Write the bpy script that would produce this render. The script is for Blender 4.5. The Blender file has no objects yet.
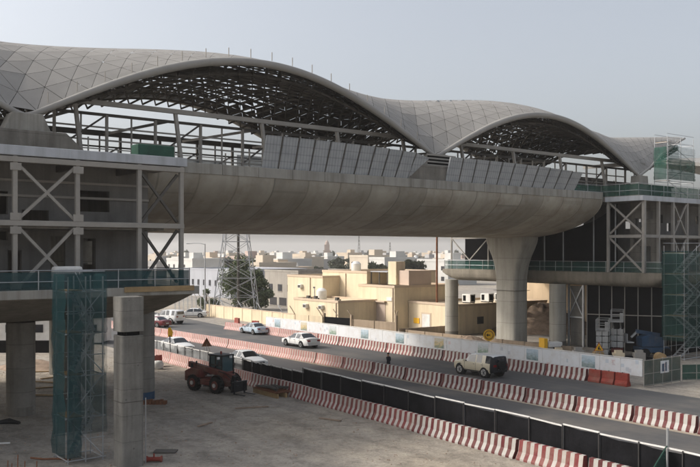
HAZE=.00022; DUST=5.5; SUN_EL=38; SKY_STR=.15; SUN_STR=1.5; EXPO=0.52; SKY_SAT=.42
import bpy, bmesh, math, random
from mathutils import Vector, Matrix
random.seed(7)
R = math.radians
scene = bpy.context.scene
COL = scene.collection

# ------------------------------------------------------------------ frames
class Frame:
    def __init__(s, ox, oy, ax, ay):
        l = math.hypot(ax, ay); s.o = (ox, oy); s.x = (ax/l, ay/l); s.y = (-ay/l, ax/l)
        s.ang = math.atan2(ay, ax)
    def w(s, a, b): return (s.o[0]+s.x[0]*a+s.y[0]*b, s.o[1]+s.x[1]*a+s.y[1]*b)
    def loc(s, X, Y):
        X -= s.o[0]; Y -= s.o[1]
        return (X*s.x[0]+Y*s.x[1], X*s.y[0]+Y*s.y[1])
ST = Frame(19.3, 96.6, .7816, .6238)      # the station: x along the line, y away from the viewer
RD = Frame(0, 0, .594, -.804)             # the road: x towards the viewer's right, y across
WD = Frame(0, 0, 1, 0)
# ------------------------------------------------------------------ mesh builder
class MB:
    def __init__(s): s.v = []; s.f = []; s.mi = []; s.cur = 0
    def add(s, vs, fs):
        b = len(s.v); s.v += [tuple(p) for p in vs]
        for f in fs: s.f.append([i+b for i in f]); s.mi.append(s.cur)
        return s
    def box(s, x0, x1, y0, y1, z0, z1):
        return s.add([(x0,y0,z0),(x1,y0,z0),(x1,y1,z0),(x0,y1,z0),(x0,y0,z1),(x1,y0,z1),(x1,y1,z1),(x0,y1,z1)],
              [(3,2,1,0),(4,5,6,7),(0,1,5,4),(1,2,6,5),(2,3,7,6),(3,0,4,7)])
    def bar(s, p, q, w, h=None, up=(0,0,1)):
        h = h or w; p = Vector(p); q = Vector(q); d = q-p
        if d.length < 1e-6: return s
        d.normalize(); u = Vector(up)
        if abs(d.dot(u)) > .98: u = Vector((0,1,0)) if abs(d.y) < .9 else Vector((1,0,0))
        a = d.cross(u).normalized()*w/2; b = a.cross(d).normalized()*h/2
        vs = [p-a-b,p+a-b,p+a+b,p-a+b,q-a-b,q+a-b,q+a+b,q-a+b]
        return s.add(vs, [(3,2,1,0),(4,5,6,7),(0,1,5,4),(1,2,6,5),(2,3,7,6),(3,0,4,7)])
    def tube(s, p, q, r, seg=8, r2=None, caps=True):
        r2 = r if r2 is None else r2; p = Vector(p); q = Vector(q); d = (q-p).normalized()
        u = Vector((0,0,1)) if abs(d.z) < .95 else Vector((1,0,0))
        a = d.cross(u).normalized(); b = a.cross(d)
        vs = []
        for c, rr in ((p,r),(q,r2)):
            for i in range(seg):
                t = 2*math.pi*i/seg; vs.append(c+a*math.cos(t)*rr+b*math.sin(t)*rr)
        fs = [(i,(i+1)%seg,seg+(i+1)%seg,seg+i) for i in range(seg)]
        if caps: fs += [tuple(range(seg-1,-1,-1)), tuple(range(seg,2*seg))]
        return s.add(vs, fs)
    def path(s, pts, r, seg=8, caps=True, flat=1.0):
        pts = [Vector(p) for p in pts]; n = len(pts); vs = []
        rs = r if isinstance(r, (list,tuple)) else [r]*n
        for i, p in enumerate(pts):
            d = (pts[min(i+1,n-1)]-pts[max(i-1,0)]).normalized()
            u = Vector((0,0,1)) if abs(d.z) < .9 else Vector((1,0,0))
            a = d.cross(u).normalized(); b = a.cross(d)
            for k in range(seg):
                t = 2*math.pi*k/seg; vs.append(p+a*math.cos(t)*rs[i]+b*math.sin(t)*rs[i]*flat)
        fs = []
        for i in range(n-1):
            for k in range(seg):
                fs.append((i*seg+k, i*seg+(k+1)%seg, (i+1)*seg+(k+1)%seg, (i+1)*seg+k))
        if caps: fs += [tuple(range(seg-1,-1,-1)), tuple(range((n-1)*seg, n*seg))]
        return s.add(vs, fs)
    def lathe(s, cx, cy, prof, seg=20):
        vs = []; n = len(prof)
        for (r,z) in prof:
            for k in range(seg):
                t = 2*math.pi*k/seg; vs.append((cx+r*math.cos(t), cy+r*math.sin(t), z))
        fs = [(i*seg+k, i*seg+(k+1)%seg, (i+1)*seg+(k+1)%seg, (i+1)*seg+k) for i in range(n-1) for k in range(seg)]
        fs += [tuple(range(seg-1,-1,-1)), tuple(range((n-1)*seg, n*seg))]
        return s.add(vs, fs)
    def loft(s, rings, caps=True, closed=True):
        n = len(rings[0]); vs = [p for r in rings for p in r]; fs = []
        for i in range(len(rings)-1):
            for k in range(n if closed else n-1):
                fs.append((i*n+k, i*n+(k+1)%n, (i+1)*n+(k+1)%n, (i+1)*n+k))
        if caps: fs += [tuple(range(n-1,-1,-1)), tuple(range((len(rings)-1)*n, len(rings)*n))]
        return s.add(vs, fs)
    def prism(s, poly, axis, a0, a1):
        # poly: 2D points in the two other axes (x,y order), extruded along axis
        def P(p, a):
            if axis == 'x': return (a, p[0], p[1])
            if axis == 'y': return (p[0], a, p[1])
            return (p[0], p[1], a)
        return s.loft([[P(p,a0) for p in poly],[P(p,a1) for p in poly]])
    def xbolt(s): return s
    def xf(s, m):
        s.v = [tuple(m @ Vector(p)) for p in s.v]; return s
    def shift(s, x, y, z):
        s.v = [(p[0]+x,p[1]+y,p[2]+z) for p in s.v]; return s
    def mesh(s, name, mats, smooth=False, fix=True, auto=None):
        me = bpy.data.meshes.new(name); me.from_pydata(s.v, [], s.f)
        for m in (mats if isinstance(mats, (list,tuple)) else [mats]): me.materials.append(m)
        if any(s.mi):
            for p, i in zip(me.polygons, s.mi): p.material_index = i
        if fix:
            b = bmesh.new(); b.from_mesh(me); bmesh.ops.recalc_face_normals(b, faces=b.faces); b.to_mesh(me); b.free()
        if smooth: 
            me.polygons.foreach_set('use_smooth', [True]*len(me.polygons))
            if auto: 
                try: me.set_sharp_from_angle(angle=R(auto))
                except Exception: pass
        me.update(); return me

def setp(o, label=None, cat=None, group=None, kind=None):
    if label: o['label'] = label
    if cat: o['category'] = cat
    if group: o['group'] = group
    if kind: o['kind'] = kind
    return o
class Thing:
    """an Empty at the thing's base that parents its parts; part geometry is given in its frame's coordinates"""
    def __init__(s, name, label, cat, fr=WD, base=(0,0,0), rot=0, group=None):
        o = bpy.data.objects.new(name, None); COL.objects.link(o); o.empty_display_size = .3
        X, Y = fr.w(base[0], base[1]); o.location = (X, Y, base[2]); o.rotation_euler = (0,0,fr.ang+rot)
        setp(o, label, cat, group); s.o = o; s.b = base
    def part(s, name, mb, mats, parent=None, smooth=False, bevel=0, label=None, kind=None, auto=None):
        mb.shift(-s.b[0], -s.b[1], -s.b[2])
        ob = bpy.data.objects.new(name, mb.mesh(name, mats, smooth, auto=auto)); COL.objects.link(ob)
        ob.parent = parent or s.o
        if label: ob['label'] = label
        if kind: ob['kind'] = kind
        if bevel:
            m = ob.modifiers.new('bevel','BEVEL'); m.width = bevel; m.segments = 2; m.limit_method = 'ANGLE'
        return ob
def solo(name, mb, mats, label, cat, fr=WD, base=(0,0,0), group=None, smooth=False, bevel=0, kind=None, auto=None):
    mb.shift(-base[0], -base[1], -base[2])
    ob = bpy.data.objects.new(name, mb.mesh(name, mats, smooth, auto=auto)); COL.objects.link(ob)
    X, Y = fr.w(base[0], base[1]); ob.location = (X,Y,base[2]); ob.rotation_euler = (0,0,fr.ang)
    setp(ob, label, cat, group, kind)
    if bevel:
        m = ob.modifiers.new('bevel','BEVEL'); m.width = bevel; m.segments = 2; m.limit_method = 'ANGLE'
    return ob
def copy_tree(o, parent=None):
    c = o.copy(); COL.objects.link(c)
    if parent: c.parent = parent
    for ch in list(o.children): copy_tree(ch, c)
    return c

# ------------------------------------------------------------------ materials
def nt(name):
    m = bpy.data.materials.new(name); m.use_nodes = True
    n = m.node_tree; b = n.nodes['Principled BSDF']; return m, n, b
def N(n, t, **k):
    x = n.nodes.new(t)
    for a, v in k.items():
        if a in x.inputs: x.inputs[a].default_value = v
        else: setattr(x, a, v)
    return x
def mixc(n, mode, fac, a, b):
    x = n.nodes.new('ShaderNodeMix'); x.data_type = 'RGBA'; x.blend_type = mode
    for i, v in ((0,fac),(6,a),(7,b)):
        if hasattr(v, 'links') or hasattr(v, 'is_linked'): n.links.new(v, x.inputs[i])
        else: x.inputs[i].default_value = v if i == 0 else (*v, 1) if len(v) == 3 else v
    return x.outputs[2]
def math_(n, op, a, b=None):
    x = n.nodes.new('ShaderNodeMath'); x.operation = op
    for i, v in ((0,a),(1,b)):
        if v is None: continue
        if hasattr(v, 'is_linked'): n.links.new(v, x.inputs[i])
        else: x.inputs[i].default_value = v
    return x.outputs[0]
def noise(n, scale, vec, detail=4, rough=.6):
    x = N(n, 'ShaderNodeTexNoise'); x.inputs['Scale'].default_value = scale; x.inputs['Detail'].default_value = detail
    x.inputs['Roughness'].default_value = rough; n.links.new(vec, x.inputs['Vector']); return x.outputs['Fac']
def ramp(n, fac, stops):
    r = n.nodes.new('ShaderNodeValToRGB'); n.links.new(fac, r.inputs[0]); e = r.color_ramp.elements
    while len(e) < len(stops): e.new(.5)
    for i, (p, c) in enumerate(stops):
        e[i].position = p; e[i].color = (*c, 1) if len(c) == 3 else c
    return r.outputs[0]
def objvec(n, scale=(1,1,1), offset_by_object=True):
    tc = N(n, 'ShaderNodeTexCoord'); mp = N(n, 'ShaderNodeMapping'); mp.inputs['Scale'].default_value = scale
    n.links.new(tc.outputs['Object'], mp.inputs['Vector'])
    if not offset_by_object: return mp.outputs[0]
    oi = N(n, 'ShaderNodeObjectInfo')
    va = N(n, 'ShaderNodeVectorMath', operation='ADD'); n.links.new(mp.outputs[0], va.inputs[0])
    ml = math_(n, 'MULTIPLY', oi.outputs['Random'], 37.0)
    cx = N(n, 'ShaderNodeCombineXYZ'); n.links.new(ml, cx.inputs[0]); n.links.new(ml, cx.inputs[1])
    n.links.new(cx.outputs[0], va.inputs[1]); return va.outputs[0]
def g(c): return (c,c,c)
def mat(name, base, rough=.75, var=.14, scale=1.2, metal=0, bump=.1, streak=0, spec=None, dirt=0, coat=0, pour=0):
    m, n, b = nt(name); v = objvec(n)
    n1 = noise(n, scale, v, 6); n2 = noise(n, scale*9, v, 3)
    lo = tuple(c*(1-var) for c in base); hi = tuple(min(1,c*(1+var)) for c in base)
    c = ramp(n, n1, [(.3,lo),(.7,hi)])
    c2 = ramp(n, n2, [(.3,g(1-var*.5)),(.7,g(1))]); c = mixc(n, 'MULTIPLY', 1.0, c, c2)
    if streak:
        vs = objvec(n, (1,1,.07)); s = noise(n, 1.6, vs, 5)
        c = mixc(n, 'MULTIPLY', streak, c, ramp(n, s, [(.36,(.45,.43,.40)),(.56,g(1))]))
    if pour:
        sz = N(n, 'ShaderNodeSeparateXYZ'); n.links.new(objvec(n, offset_by_object=False), sz.inputs[0])
        zz = math_(n, 'ADD', sz.outputs[2], math_(n, 'MULTIPLY', noise(n, 1.5, v, 2), .06))
        f = math_(n, 'FRACT', math_(n, 'DIVIDE', zz, pour)); fl = math_(n, 'FLOOR', math_(n, 'DIVIDE', zz, pour))
        cz = N(n, 'ShaderNodeCombineXYZ'); n.links.new(fl, cz.inputs[2]); wz = N(n, 'ShaderNodeTexWhiteNoise'); n.links.new(cz.outputs[0], wz.inputs['Vector'])
        c = mixc(n, 'MULTIPLY', .8, c, ramp(n, f, [(0,g(.55)),(.015,g(.6)),(.03,g(1))])); c = mixc(n, 'MULTIPLY', .8, c, ramp(n, wz.outputs['Value'], [(0,g(.82)),(1,g(1))]))
        vs2 = N(n, 'ShaderNodeTexVoronoi'); vs2.inputs['Scale'].default_value = 1.6; n.links.new(v, vs2.inputs['Vector'])
        c = mixc(n, 'MULTIPLY', .6, c, ramp(n, vs2.outputs['Distance'], [(.05,g(.4)),(.08,g(1))]))
    if dirt:
        d = noise(n, .7, v, 6, .7); c = mixc(n, 'MIX', ramp(n, d, [(.45,g(0)),(.75,g(dirt))]), c, (.24,.20,.15))
    n.links.new(c, b.inputs['Base Color']); b.inputs['Roughness'].default_value = rough; b.inputs['Metallic'].default_value = metal
    b.inputs['Specular IOR Level'].default_value = .5 if (metal or coat) else spec if spec is not None else .2
    if coat: b.inputs['Coat Weight'].default_value = coat
    if bump:
        bp = N(n, 'ShaderNodeBump'); bp.inputs['Strength'].default_value = bump; bp.inputs['Distance'].default_value = .05
        n.links.new(n2, bp.inputs['Height']); n.links.new(bp.outputs[0], b.inputs['Normal'])
    return m
M = {}
M['concrete'] = mat('concrete', (.34,.325,.29), .85, .12, .5, streak=.55)
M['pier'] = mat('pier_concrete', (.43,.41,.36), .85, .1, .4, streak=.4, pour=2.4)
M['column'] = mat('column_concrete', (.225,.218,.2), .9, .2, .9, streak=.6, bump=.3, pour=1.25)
M['rough_concrete'] = mat('rough_concrete', (.225,.21,.185), .9, .18, .7, streak=.5, pour=1.5)
M['belly'] = mat('belly_concrete', (.24,.215,.175), .85, .18, .6, streak=.4)
M['fascia'] = mat('fascia', (.46,.48,.51), .6, .08, .5, streak=.35)
M['block'] = mat('blockwork', (.185,.178,.168), .9, .12, .8, streak=.3)
M['steel'] = mat('primer_steel', (.32,.30,.27), .6, .1, 1.0, bump=.03)
M['dark_steel'] = mat('dark_steel', (.10,.092,.082), .65, .2, 1.0, bump=.03)
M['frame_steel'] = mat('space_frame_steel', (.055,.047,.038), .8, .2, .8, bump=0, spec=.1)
M['lite_steel'] = mat('galvanised_steel', (.42,.43,.44), .45, .12, 1.2, metal=.5, bump=.03)
M['rim'] = mat('rim_cladding', (.31,.297,.275), .6, .08, .5, bump=.03)
M['wood'] = mat('timber', (.36,.25,.13), .8, .25, 1.3)
M['tarp_green'] = mat('green_tarpaulin', (.03,.085,.06), .7, .3, 1.5)
M['black_sheet'] = mat('black_sheeting', (.010,.010,.011), .9, .3, .9, spec=.05)
M['fence_post'] = mat('fence_post_steel', (.06,.057,.055), .7, .2, 2)
M['white'] = mat('white_paint', (.72,.71,.68), .6, .08, 1.0, dirt=.35)
M['cream'] = mat('cream_render', (.70,.59,.42), .85, .07, .35, bump=.03, streak=.22)
M['cream_trim'] = mat('cream_trim', (.55,.44,.33), .85, .06, .5)
M['tan'] = mat('tan_render', (.56,.44,.30), .85, .06, .5, streak=.2)
M['pinkish'] = mat('pinkish_render', (.50,.40,.33), .85, .06, .5)
M['brownwall'] = mat('brown_block_wall', (.33,.26,.19), .9, .12, .8, streak=.3)
M['greyhouse'] = mat('grey_house_render', (.36,.33,.29), .9, .1, .4, streak=.3)
M['bluehouse'] = mat('pale_grey_render', (.40,.41,.44), .85, .05, .3, streak=.15)
M['tyre'] = mat('tyre_rubber', (.018,.018,.018), .85, .2, 4)
M['rimmetal'] = mat('wheel_rim', (.5,.5,.5), .4, .05, 3, metal=.7, bump=0)
M['blackplastic'] = mat('black_plastic', (.02,.02,.022), .5, .1, 3)
M['redpaint'] = mat('worn_red_paint', (.15,.038,.032), .6, .25, 2, dirt=.55)
M['orangeplastic'] = mat('orange_red_plastic', (.28,.045,.032), .6, .2, 2, dirt=.45)
M['bluepaint'] = mat('blue_paint', (.03,.07,.13), .5, .15, 2, dirt=.3)
M['grey_machine'] = mat('dusty_grey_paint', (.36,.36,.35), .6, .15, 2, dirt=.4)
M['yellow'] = mat('yellow_paint', (.75,.42,.03), .5, .08, 2)
M['bark'] = mat('bark', (.12,.09,.06), .9, .2, 4)
M['rust'] = mat('rusty_steel', (.20,.09,.05), .75, .25, 2)
M['rubble'] = mat('rubble', (.33,.25,.19), .95, .3, 1.5, bump=.5)
M['skin'] = mat('skin', (.28,.16,.10), .6, .05, 3, bump=0)
M['hair'] = mat('hair', (.015,.012,.01), .7, .1, 3, bump=0)
def carpaint(name, c): 
    m = mat(name, c, .35, .03, 2, bump=0, coat=.5); return m
def glassmat(name, c=(.02,.025,.03)):
    m, n, b = nt(name); b.inputs['Base Color'].default_value = (*c,1); b.inputs['Roughness'].default_value = .08
    b.inputs['Specular IOR Level'].default_value = .7; return m
M['glass'] = glassmat('car_glass'); M['winglass'] = glassmat('window_glass', (.03,.03,.035))
def lamp(name, c):
    m, n, b = nt(name); b.inputs['Base Color'].default_value = (*c,1); b.inputs['Roughness'].default_value = .2; return m
M['tail'] = lamp('tail_lamp_red', (.22,.01,.01)); M['head'] = lamp('head_lamp', (.7,.7,.68))
M['plate'] = lamp('number_plate', (.7,.7,.66))

def hull_mat():
    m, n, b = nt('segment_concrete'); v = objvec(n, offset_by_object=False)
    sx = N(n, 'ShaderNodeSeparateXYZ'); n.links.new(v, sx.inputs[0])
    wob = noise(n, .35, v, 2)
    t = math_(n, 'DIVIDE', math_(n, 'ADD', sx.outputs[0], math_(n, 'MULTIPLY', wob, .25)), 3.1)
    seg = math_(n, 'FLOOR', t); fr = math_(n, 'FRACT', t)
    # board panels across the curve
    ang = math_(n, 'DIVIDE', sx.outputs[1], 3.4); row = math_(n, 'FLOOR', math_(n,'ADD',ang,math_(n,'MULTIPLY',seg,.37)))
    cx = N(n, 'ShaderNodeCombineXYZ'); n.links.new(seg, cx.inputs[0]); n.links.new(row, cx.inputs[1])
    wn = N(n, 'ShaderNodeTexWhiteNoise'); wn.noise_dimensions = '3D'; n.links.new(cx.outputs[0], wn.inputs['Vector'])
    cs = N(n, 'ShaderNodeCombineXYZ'); n.links.new(seg, cs.inputs[0])
    ws = N(n, 'ShaderNodeTexWhiteNoise'); n.links.new(cs.outputs[0], ws.inputs['Vector'])
    base = ramp(n, noise(n, .45, v, 7, .65), [(.25,(.32,.285,.225)),(.5,(.41,.375,.31)),(.75,(.48,.45,.385))])
    base = mixc(n, 'MULTIPLY', .8, base, ramp(n, wn.outputs['Value'], [(0,g(.74)),(.25,g(.78)),(.3,g(.95)),(1,g(1.0))]))
    base = mixc(n, 'MULTIPLY', .8, base, ramp(n, ws.outputs['Value'], [(0,g(.86)),(1,g(1.0))]))
    seam = ramp(n, fr, [(0,g(.45)),(.035,g(.5)),(.05,g(1)),(1,g(1))])
    base = mixc(n, 'MULTIPLY', .6, base, seam)
    fr2 = math_(n, 'FRACT', math_(n,'ADD',ang,math_(n,'MULTIPLY',seg,.37))); base = mixc(n, 'MULTIPLY', .4, base, ramp(n, fr2, [(0,g(.5)),(.03,g(.6)),(.05,g(1))]))
    base = mixc(n, 'MIX', ramp(n, noise(n, .28, v, 6, .7), [(.48,g(0)),(.72,g(.6))]), base, (.17,.125,.08))
    vs = objvec(n, (.9,.12,.12), False)
    base = mixc(n, 'MULTIPLY', .22, base, ramp(n, noise(n, 1.1, vs, 5), [(.38,g(.5)),(.55,g(1))]))
    n.links.new(base, b.inputs['Base Color']); b.inputs['Roughness'].default_value = .85
    bp = N(n, 'ShaderNodeBump'); bp.inputs['Strength'].default_value = .12; n.links.new(noise(n, 4, v, 5), bp.inputs['Height'])
    n.links.new(bp.outputs[0], b.inputs['Normal']); return m
M['hull'] = hull_mat()
def skin_mat():
    m, n, b = nt('roof_cladding'); v = objvec(n, offset_by_object=False)
    geo = N(n, 'ShaderNodeNewGeometry')
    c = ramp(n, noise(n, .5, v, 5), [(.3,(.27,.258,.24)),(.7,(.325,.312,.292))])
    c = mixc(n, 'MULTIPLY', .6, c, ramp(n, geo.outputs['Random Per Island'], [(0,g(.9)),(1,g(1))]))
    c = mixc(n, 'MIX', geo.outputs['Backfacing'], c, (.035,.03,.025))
    n.links.new(c, b.inputs['Base Color']); b.inputs['Specular IOR Level'].default_value = .15; b.inputs['Roughness'].default_value = .75; return m
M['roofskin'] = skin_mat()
def stripe_mat(name, red, white, pitch=.69, frac=.5, dust=.4):
    m, n, b = nt(name); v = objvec(n, offset_by_object=False); vo = objvec(n)
    sx = N(n, 'ShaderNodeSeparateXYZ'); n.links.new(v, sx.inputs[0])
    w = noise(n, 3, vo, 3)
    x = math_(n, 'ADD', sx.outputs[0], math_(n, 'MULTIPLY', math_(n,'SUBTRACT',w,.5), .03))
    f = math_(n, 'FRACT', math_(n, 'DIVIDE', x, pitch))
    st = math_(n, 'GREATER_THAN', f, frac)
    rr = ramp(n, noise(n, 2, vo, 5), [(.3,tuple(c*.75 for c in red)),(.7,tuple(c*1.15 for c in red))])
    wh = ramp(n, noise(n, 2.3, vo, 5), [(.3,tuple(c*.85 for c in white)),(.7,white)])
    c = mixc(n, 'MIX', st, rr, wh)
    d = ramp(n, noise(n, 1.3, vo, 6, .7), [(.42,g(0)),(.7,g(dust))]); c = mixc(n, 'MIX', d, c, (.36,.29,.22))
    oi = N(n, 'ShaderNodeObjectInfo'); c = mixc(n, 'MULTIPLY', 1.0, c, ramp(n, oi.outputs['Random'], [(0,g(.7)),(1,g(1.0))]))
    sc_ = ramp(n, noise(n, 9, vo, 3, .8), [(.62,g(0)),(.72,g(.5))]); c = mixc(n, 'MIX', sc_, c, (.20,.17,.14))
    n.links.new(c, b.inputs['Base Color']); b.inputs['Roughness'].default_value = .7; return m
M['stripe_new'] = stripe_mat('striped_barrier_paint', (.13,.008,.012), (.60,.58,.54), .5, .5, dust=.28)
M['stripe_old_sunlit'] = stripe_mat('faded_sunlit_barrier_paint', (.50,.20,.18), (.64,.55,.50), .4, .6, dust=.45)  # pale pink puts sunlight as well as fading into the paint colour
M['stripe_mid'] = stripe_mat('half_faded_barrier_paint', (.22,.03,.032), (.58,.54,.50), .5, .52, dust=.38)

def net_mat(name, c, alpha, scale=14, fold=.25):
    m, n, b = nt(name); v = objvec(n)
    col = ramp(n, noise(n, .8, v, 5), [(.3,tuple(x*(1-fold) for x in c)),(.7,tuple(min(1,x*(1+fold)) for x in c))])
    n.links.new(col, b.inputs['Base Color']); b.inputs['Roughness'].default_value = .9; b.inputs['Specular IOR Level'].default_value = .05
    tr = N(n, 'ShaderNodeBsdfTransparent'); mx = N(n, 'ShaderNodeMixShader')
    a = ramp(n, noise(n, 1.1, v, 5, .7), [(.3,g(max(0,alpha-.12))),(.7,g(min(1,alpha+.1)))])
    n.links.new(a, mx.inputs[0]); n.links.new(tr.outputs[0], mx.inputs[1]); n.links.new(b.outputs[0], mx.inputs[2])
    out = n.nodes['Material Output']; n.links.new(mx.outputs[0], out.inputs[0]); return m
M['net_teal'] = net_mat('teal_safety_net', (.02,.062,.068), .74)
M['net_teal_mid'] = net_mat('middling_teal_net', (.025,.072,.078), .58)
M['net_teal_thin'] = net_mat('thin_teal_net', (.03,.08,.085), .42)
M['net_green'] = net_mat('green_debris_net', (.03,.085,.066), .78)
M['net_dull'] = net_mat('dull_green_net', (.03,.07,.06), .55)
M['net_green_faint'] = net_mat('faint_green_net', (.10,.16,.15), .28)
M['net_green_thin'] = net_mat('thin_green_net', (.04,.105,.09), .55)
M['net_black'] = mat('black_mesh', (.012,.012,.014), .9, .4, 1.1, spec=.08)
M['net_grey'] = net_mat('grey_gauze', (.30,.31,.31), .6)

def ground_mat():
    m, n, b = nt('sandy_site_ground'); v = objvec(n, offset_by_object=False)
    big = noise(n, .035, v, 6, .6); mid = noise(n, .22, v, 6, .65); fine = noise(n, 5, v, 5, .7)
    c = ramp(n, big, [(.38,(.385,.352,.31)),(.5,(.445,.398,.335)),(.66,(.53,.45,.345))])
    c = mixc(n, 'MULTIPLY', .9, c, ramp(n, mid, [(.3,g(.72)),(.62,g(1))]))
    c = mixc(n, 'MULTIPLY', .9, c, ramp(n, fine, [(.3,g(.66)),(.65,g(1))]))
    c = mixc(n, 'MULTIPLY', .8, c, ramp(n, noise(n, 1.3, v, 6, .75), [(.32,g(.62)),(.52,g(1)),(.75,g(1.12))]))
    # wheel-worn tracks: stretched along the road
    mp = N(n, 'ShaderNodeMapping'); mp.inputs['Rotation'].default_value = (0,0,R(53)); n.links.new(v, mp.inputs[0])
    mp2 = N(n, 'ShaderNodeMapping'); mp2.inputs['Scale'].default_value = (.05,.8,1); n.links.new(mp.outputs[0], mp2.inputs[0])
    c = mixc(n, 'MULTIPLY', .5, c, ramp(n, noise(n, .9, mp2.outputs[0], 5), [(.38,g(.66)),(.55,g(1))]))
    vo = N(n, 'ShaderNodeTexVoronoi'); vo.inputs['Scale'].default_value = .9; n.links.new(v, vo.inputs['Vector'])
    c = mixc(n, 'MULTIPLY', .35, c, ramp(n, vo.outputs['Distance'], [(.02,g(.45)),(.08,g(1))]))
    tr_ = noise(n, .5, v, 8, .75); c = mixc(n, 'MULTIPLY', .75, c, ramp(n, tr_, [(.36,g(.58)),(.5,g(1))]))
    wv = N(n, 'ShaderNodeTexWave'); wv.inputs['Scale'].default_value = .16; wv.inputs['Distortion'].default_value = 11.0; wv.inputs['Detail'].default_value = 3; wv.inputs['Detail Scale'].default_value = .35
    mp3 = N(n, 'ShaderNodeMapping'); mp3.inputs['Rotation'].default_value = (0,0,R(-28)); n.links.new(v, mp3.inputs[0]); n.links.new(mp3.outputs[0], wv.inputs['Vector'])
    c = mixc(n, 'MULTIPLY', .22, c, ramp(n, wv.outputs['Fac'], [(.0,g(.68)),(.09,g(.74)),(.16,g(1)),(.84,g(1)),(.93,(1.12,1.1,1.08))]))
    n.links.new(c, b.inputs['Base Color']); b.inputs['Roughness'].default_value = .95
    bp = N(n, 'ShaderNodeBump'); bp.inputs['Strength'].default_value = .9; bp.inputs['Distance'].default_value = .12
    n.links.new(math_(n,'ADD',fine,mid), bp.inputs['Height']); n.links.new(bp.outputs[0], b.inputs['Normal']); return m
M['ground'] = ground_mat()
def asphalt_mat():
    m, n, b = nt('dusty_asphalt'); v = objvec(n, offset_by_object=False)
    mp = N(n, 'ShaderNodeMapping'); mp.inputs['Scale'].default_value = (.04,.9,1); n.links.new(v, mp.inputs[0])
    c = ramp(n, noise(n, .8, mp.outputs[0], 5), [(.3,(.062,.062,.064)),(.55,(.082,.081,.08)),(.75,(.108,.103,.097))])
    c = mixc(n, 'MULTIPLY', .7, c, ramp(n, noise(n, 12, v, 4), [(.3,g(.8)),(.7,g(1))]))
    c = mixc(n, 'MIX', ramp(n, noise(n, .12, v, 6, .65), [(.5,g(0)),(.75,g(.45))]), c, (.26,.22,.175))
    n.links.new(c, b.inputs['Base Color']); b.inputs['Roughness'].default_value = .8; return m
M['asphalt'] = asphalt_mat()
M['dustverge'] = mat('dusty_verge', (.34,.29,.23), .95, .25, .6, bump=.4)

def print_mat(name, seed, bg, cols, amount):
    m, n, b = nt(name); v = objvec(n, offset_by_object=False)
    mp = N(n, 'ShaderNodeMapping'); mp.inputs['Location'].default_value = (seed*7.3, 0, seed*3.1); n.links.new(v, mp.inputs[0])
    vo = N(n, 'ShaderNodeTexVoronoi'); vo.inputs['Scale'].default_value = 2.2; vo.distance = 'CHEBYCHEV'; n.links.new(mp.outputs[0], vo.inputs['Vector'])
    sep = N(n, 'ShaderNodeSeparateColor'); n.links.new(vo.outputs['Color'], sep.inputs[0])
    picked = ramp(n, sep.outputs[0], [(i/len(cols), c) for i, c in enumerate(cols)])
    msk = math_(n, 'MULTIPLY', math_(n, 'LESS_THAN', sep.outputs[1], amount), math_(n, 'LESS_THAN', vo.outputs['Distance'], .33))
    c = mixc(n, 'MIX', msk, bg, picked)
    d = noise(n, 1.4, objvec(n), 6, .7); c = mixc(n, 'MIX', ramp(n, d, [(.45,g(0)),(.75,g(.4))]), c, (.42,.36,.29))
    n.links.new(c, b.inputs['Base Color']); b.inputs['Roughness'].default_value = .5; return m
WB = (.66,.68,.70)
M['prints'] = [print_mat('hoarding_print_pale', 1, WB, [(.56,.58,.62),(.48,.53,.58),(.62,.52,.52)], .4),
    print_mat('hoarding_print_grey', 2, (.62,.64,.68), [(.4,.45,.52),(.5,.5,.52)], .5),
    print_mat('hoarding_print_red', 3, WB, [(.58,.46,.45),(.52,.54,.58),(.50,.56,.62)], .3),
    print_mat('hoarding_print_plain', 4, (.68,.69,.70), [(.5,.52,.55),(.58,.6,.62)], .3)]
def picture_mat(name, seed, stops):
    m, n, b = nt(name); v = objvec(n, offset_by_object=False)
    mp = N(n, 'ShaderNodeMapping'); mp.inputs['Location'].default_value = (seed*5.7, seed, 0); mp.inputs['Scale'].default_value = (1,1,1.8); n.links.new(v, mp.inputs[0])
    sx = N(n, 'ShaderNodeSeparateXYZ'); n.links.new(v, sx.inputs[0])
    z = math_(n, 'ADD', math_(n, 'MULTIPLY', sx.outputs[2], .75), math_(n, 'MULTIPLY', math_(n, 'SUBTRACT', noise(n, 3.2, mp.outputs[0], 5, .6), .5), 1.1))
    c = ramp(n, math_(n, 'SUBTRACT', z, .55), stops)
    d = noise(n, 1.4, objvec(n), 6, .7); c = mixc(n, 'MIX', ramp(n, d, [(.45,g(0)),(.75,g(.35))]), c, (.5,.46,.4))
    n.links.new(c, b.inputs['Base Color']); b.inputs['Roughness'].default_value = .5; return m
M['print_blue'] = picture_mat('hoarding_picture_blue', 1, [(.1,(.10,.17,.19)),(.35,(.22,.30,.30)),(.5,(.30,.40,.46)),(.85,(.45,.55,.62))])
M['print_sunset'] = picture_mat('hoarding_picture_sunset', 2, [(.1,(.12,.20,.22)),(.35,(.30,.30,.18)),(.5,(.55,.42,.20)),(.85,(.55,.52,.42))])
M['print_green'] = picture_mat('hoarding_picture_green', 3, [(.1,(.10,.20,.15)),(.35,(.25,.34,.26)),(.5,(.45,.50,.48)),(.85,(.58,.62,.64))])

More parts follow.
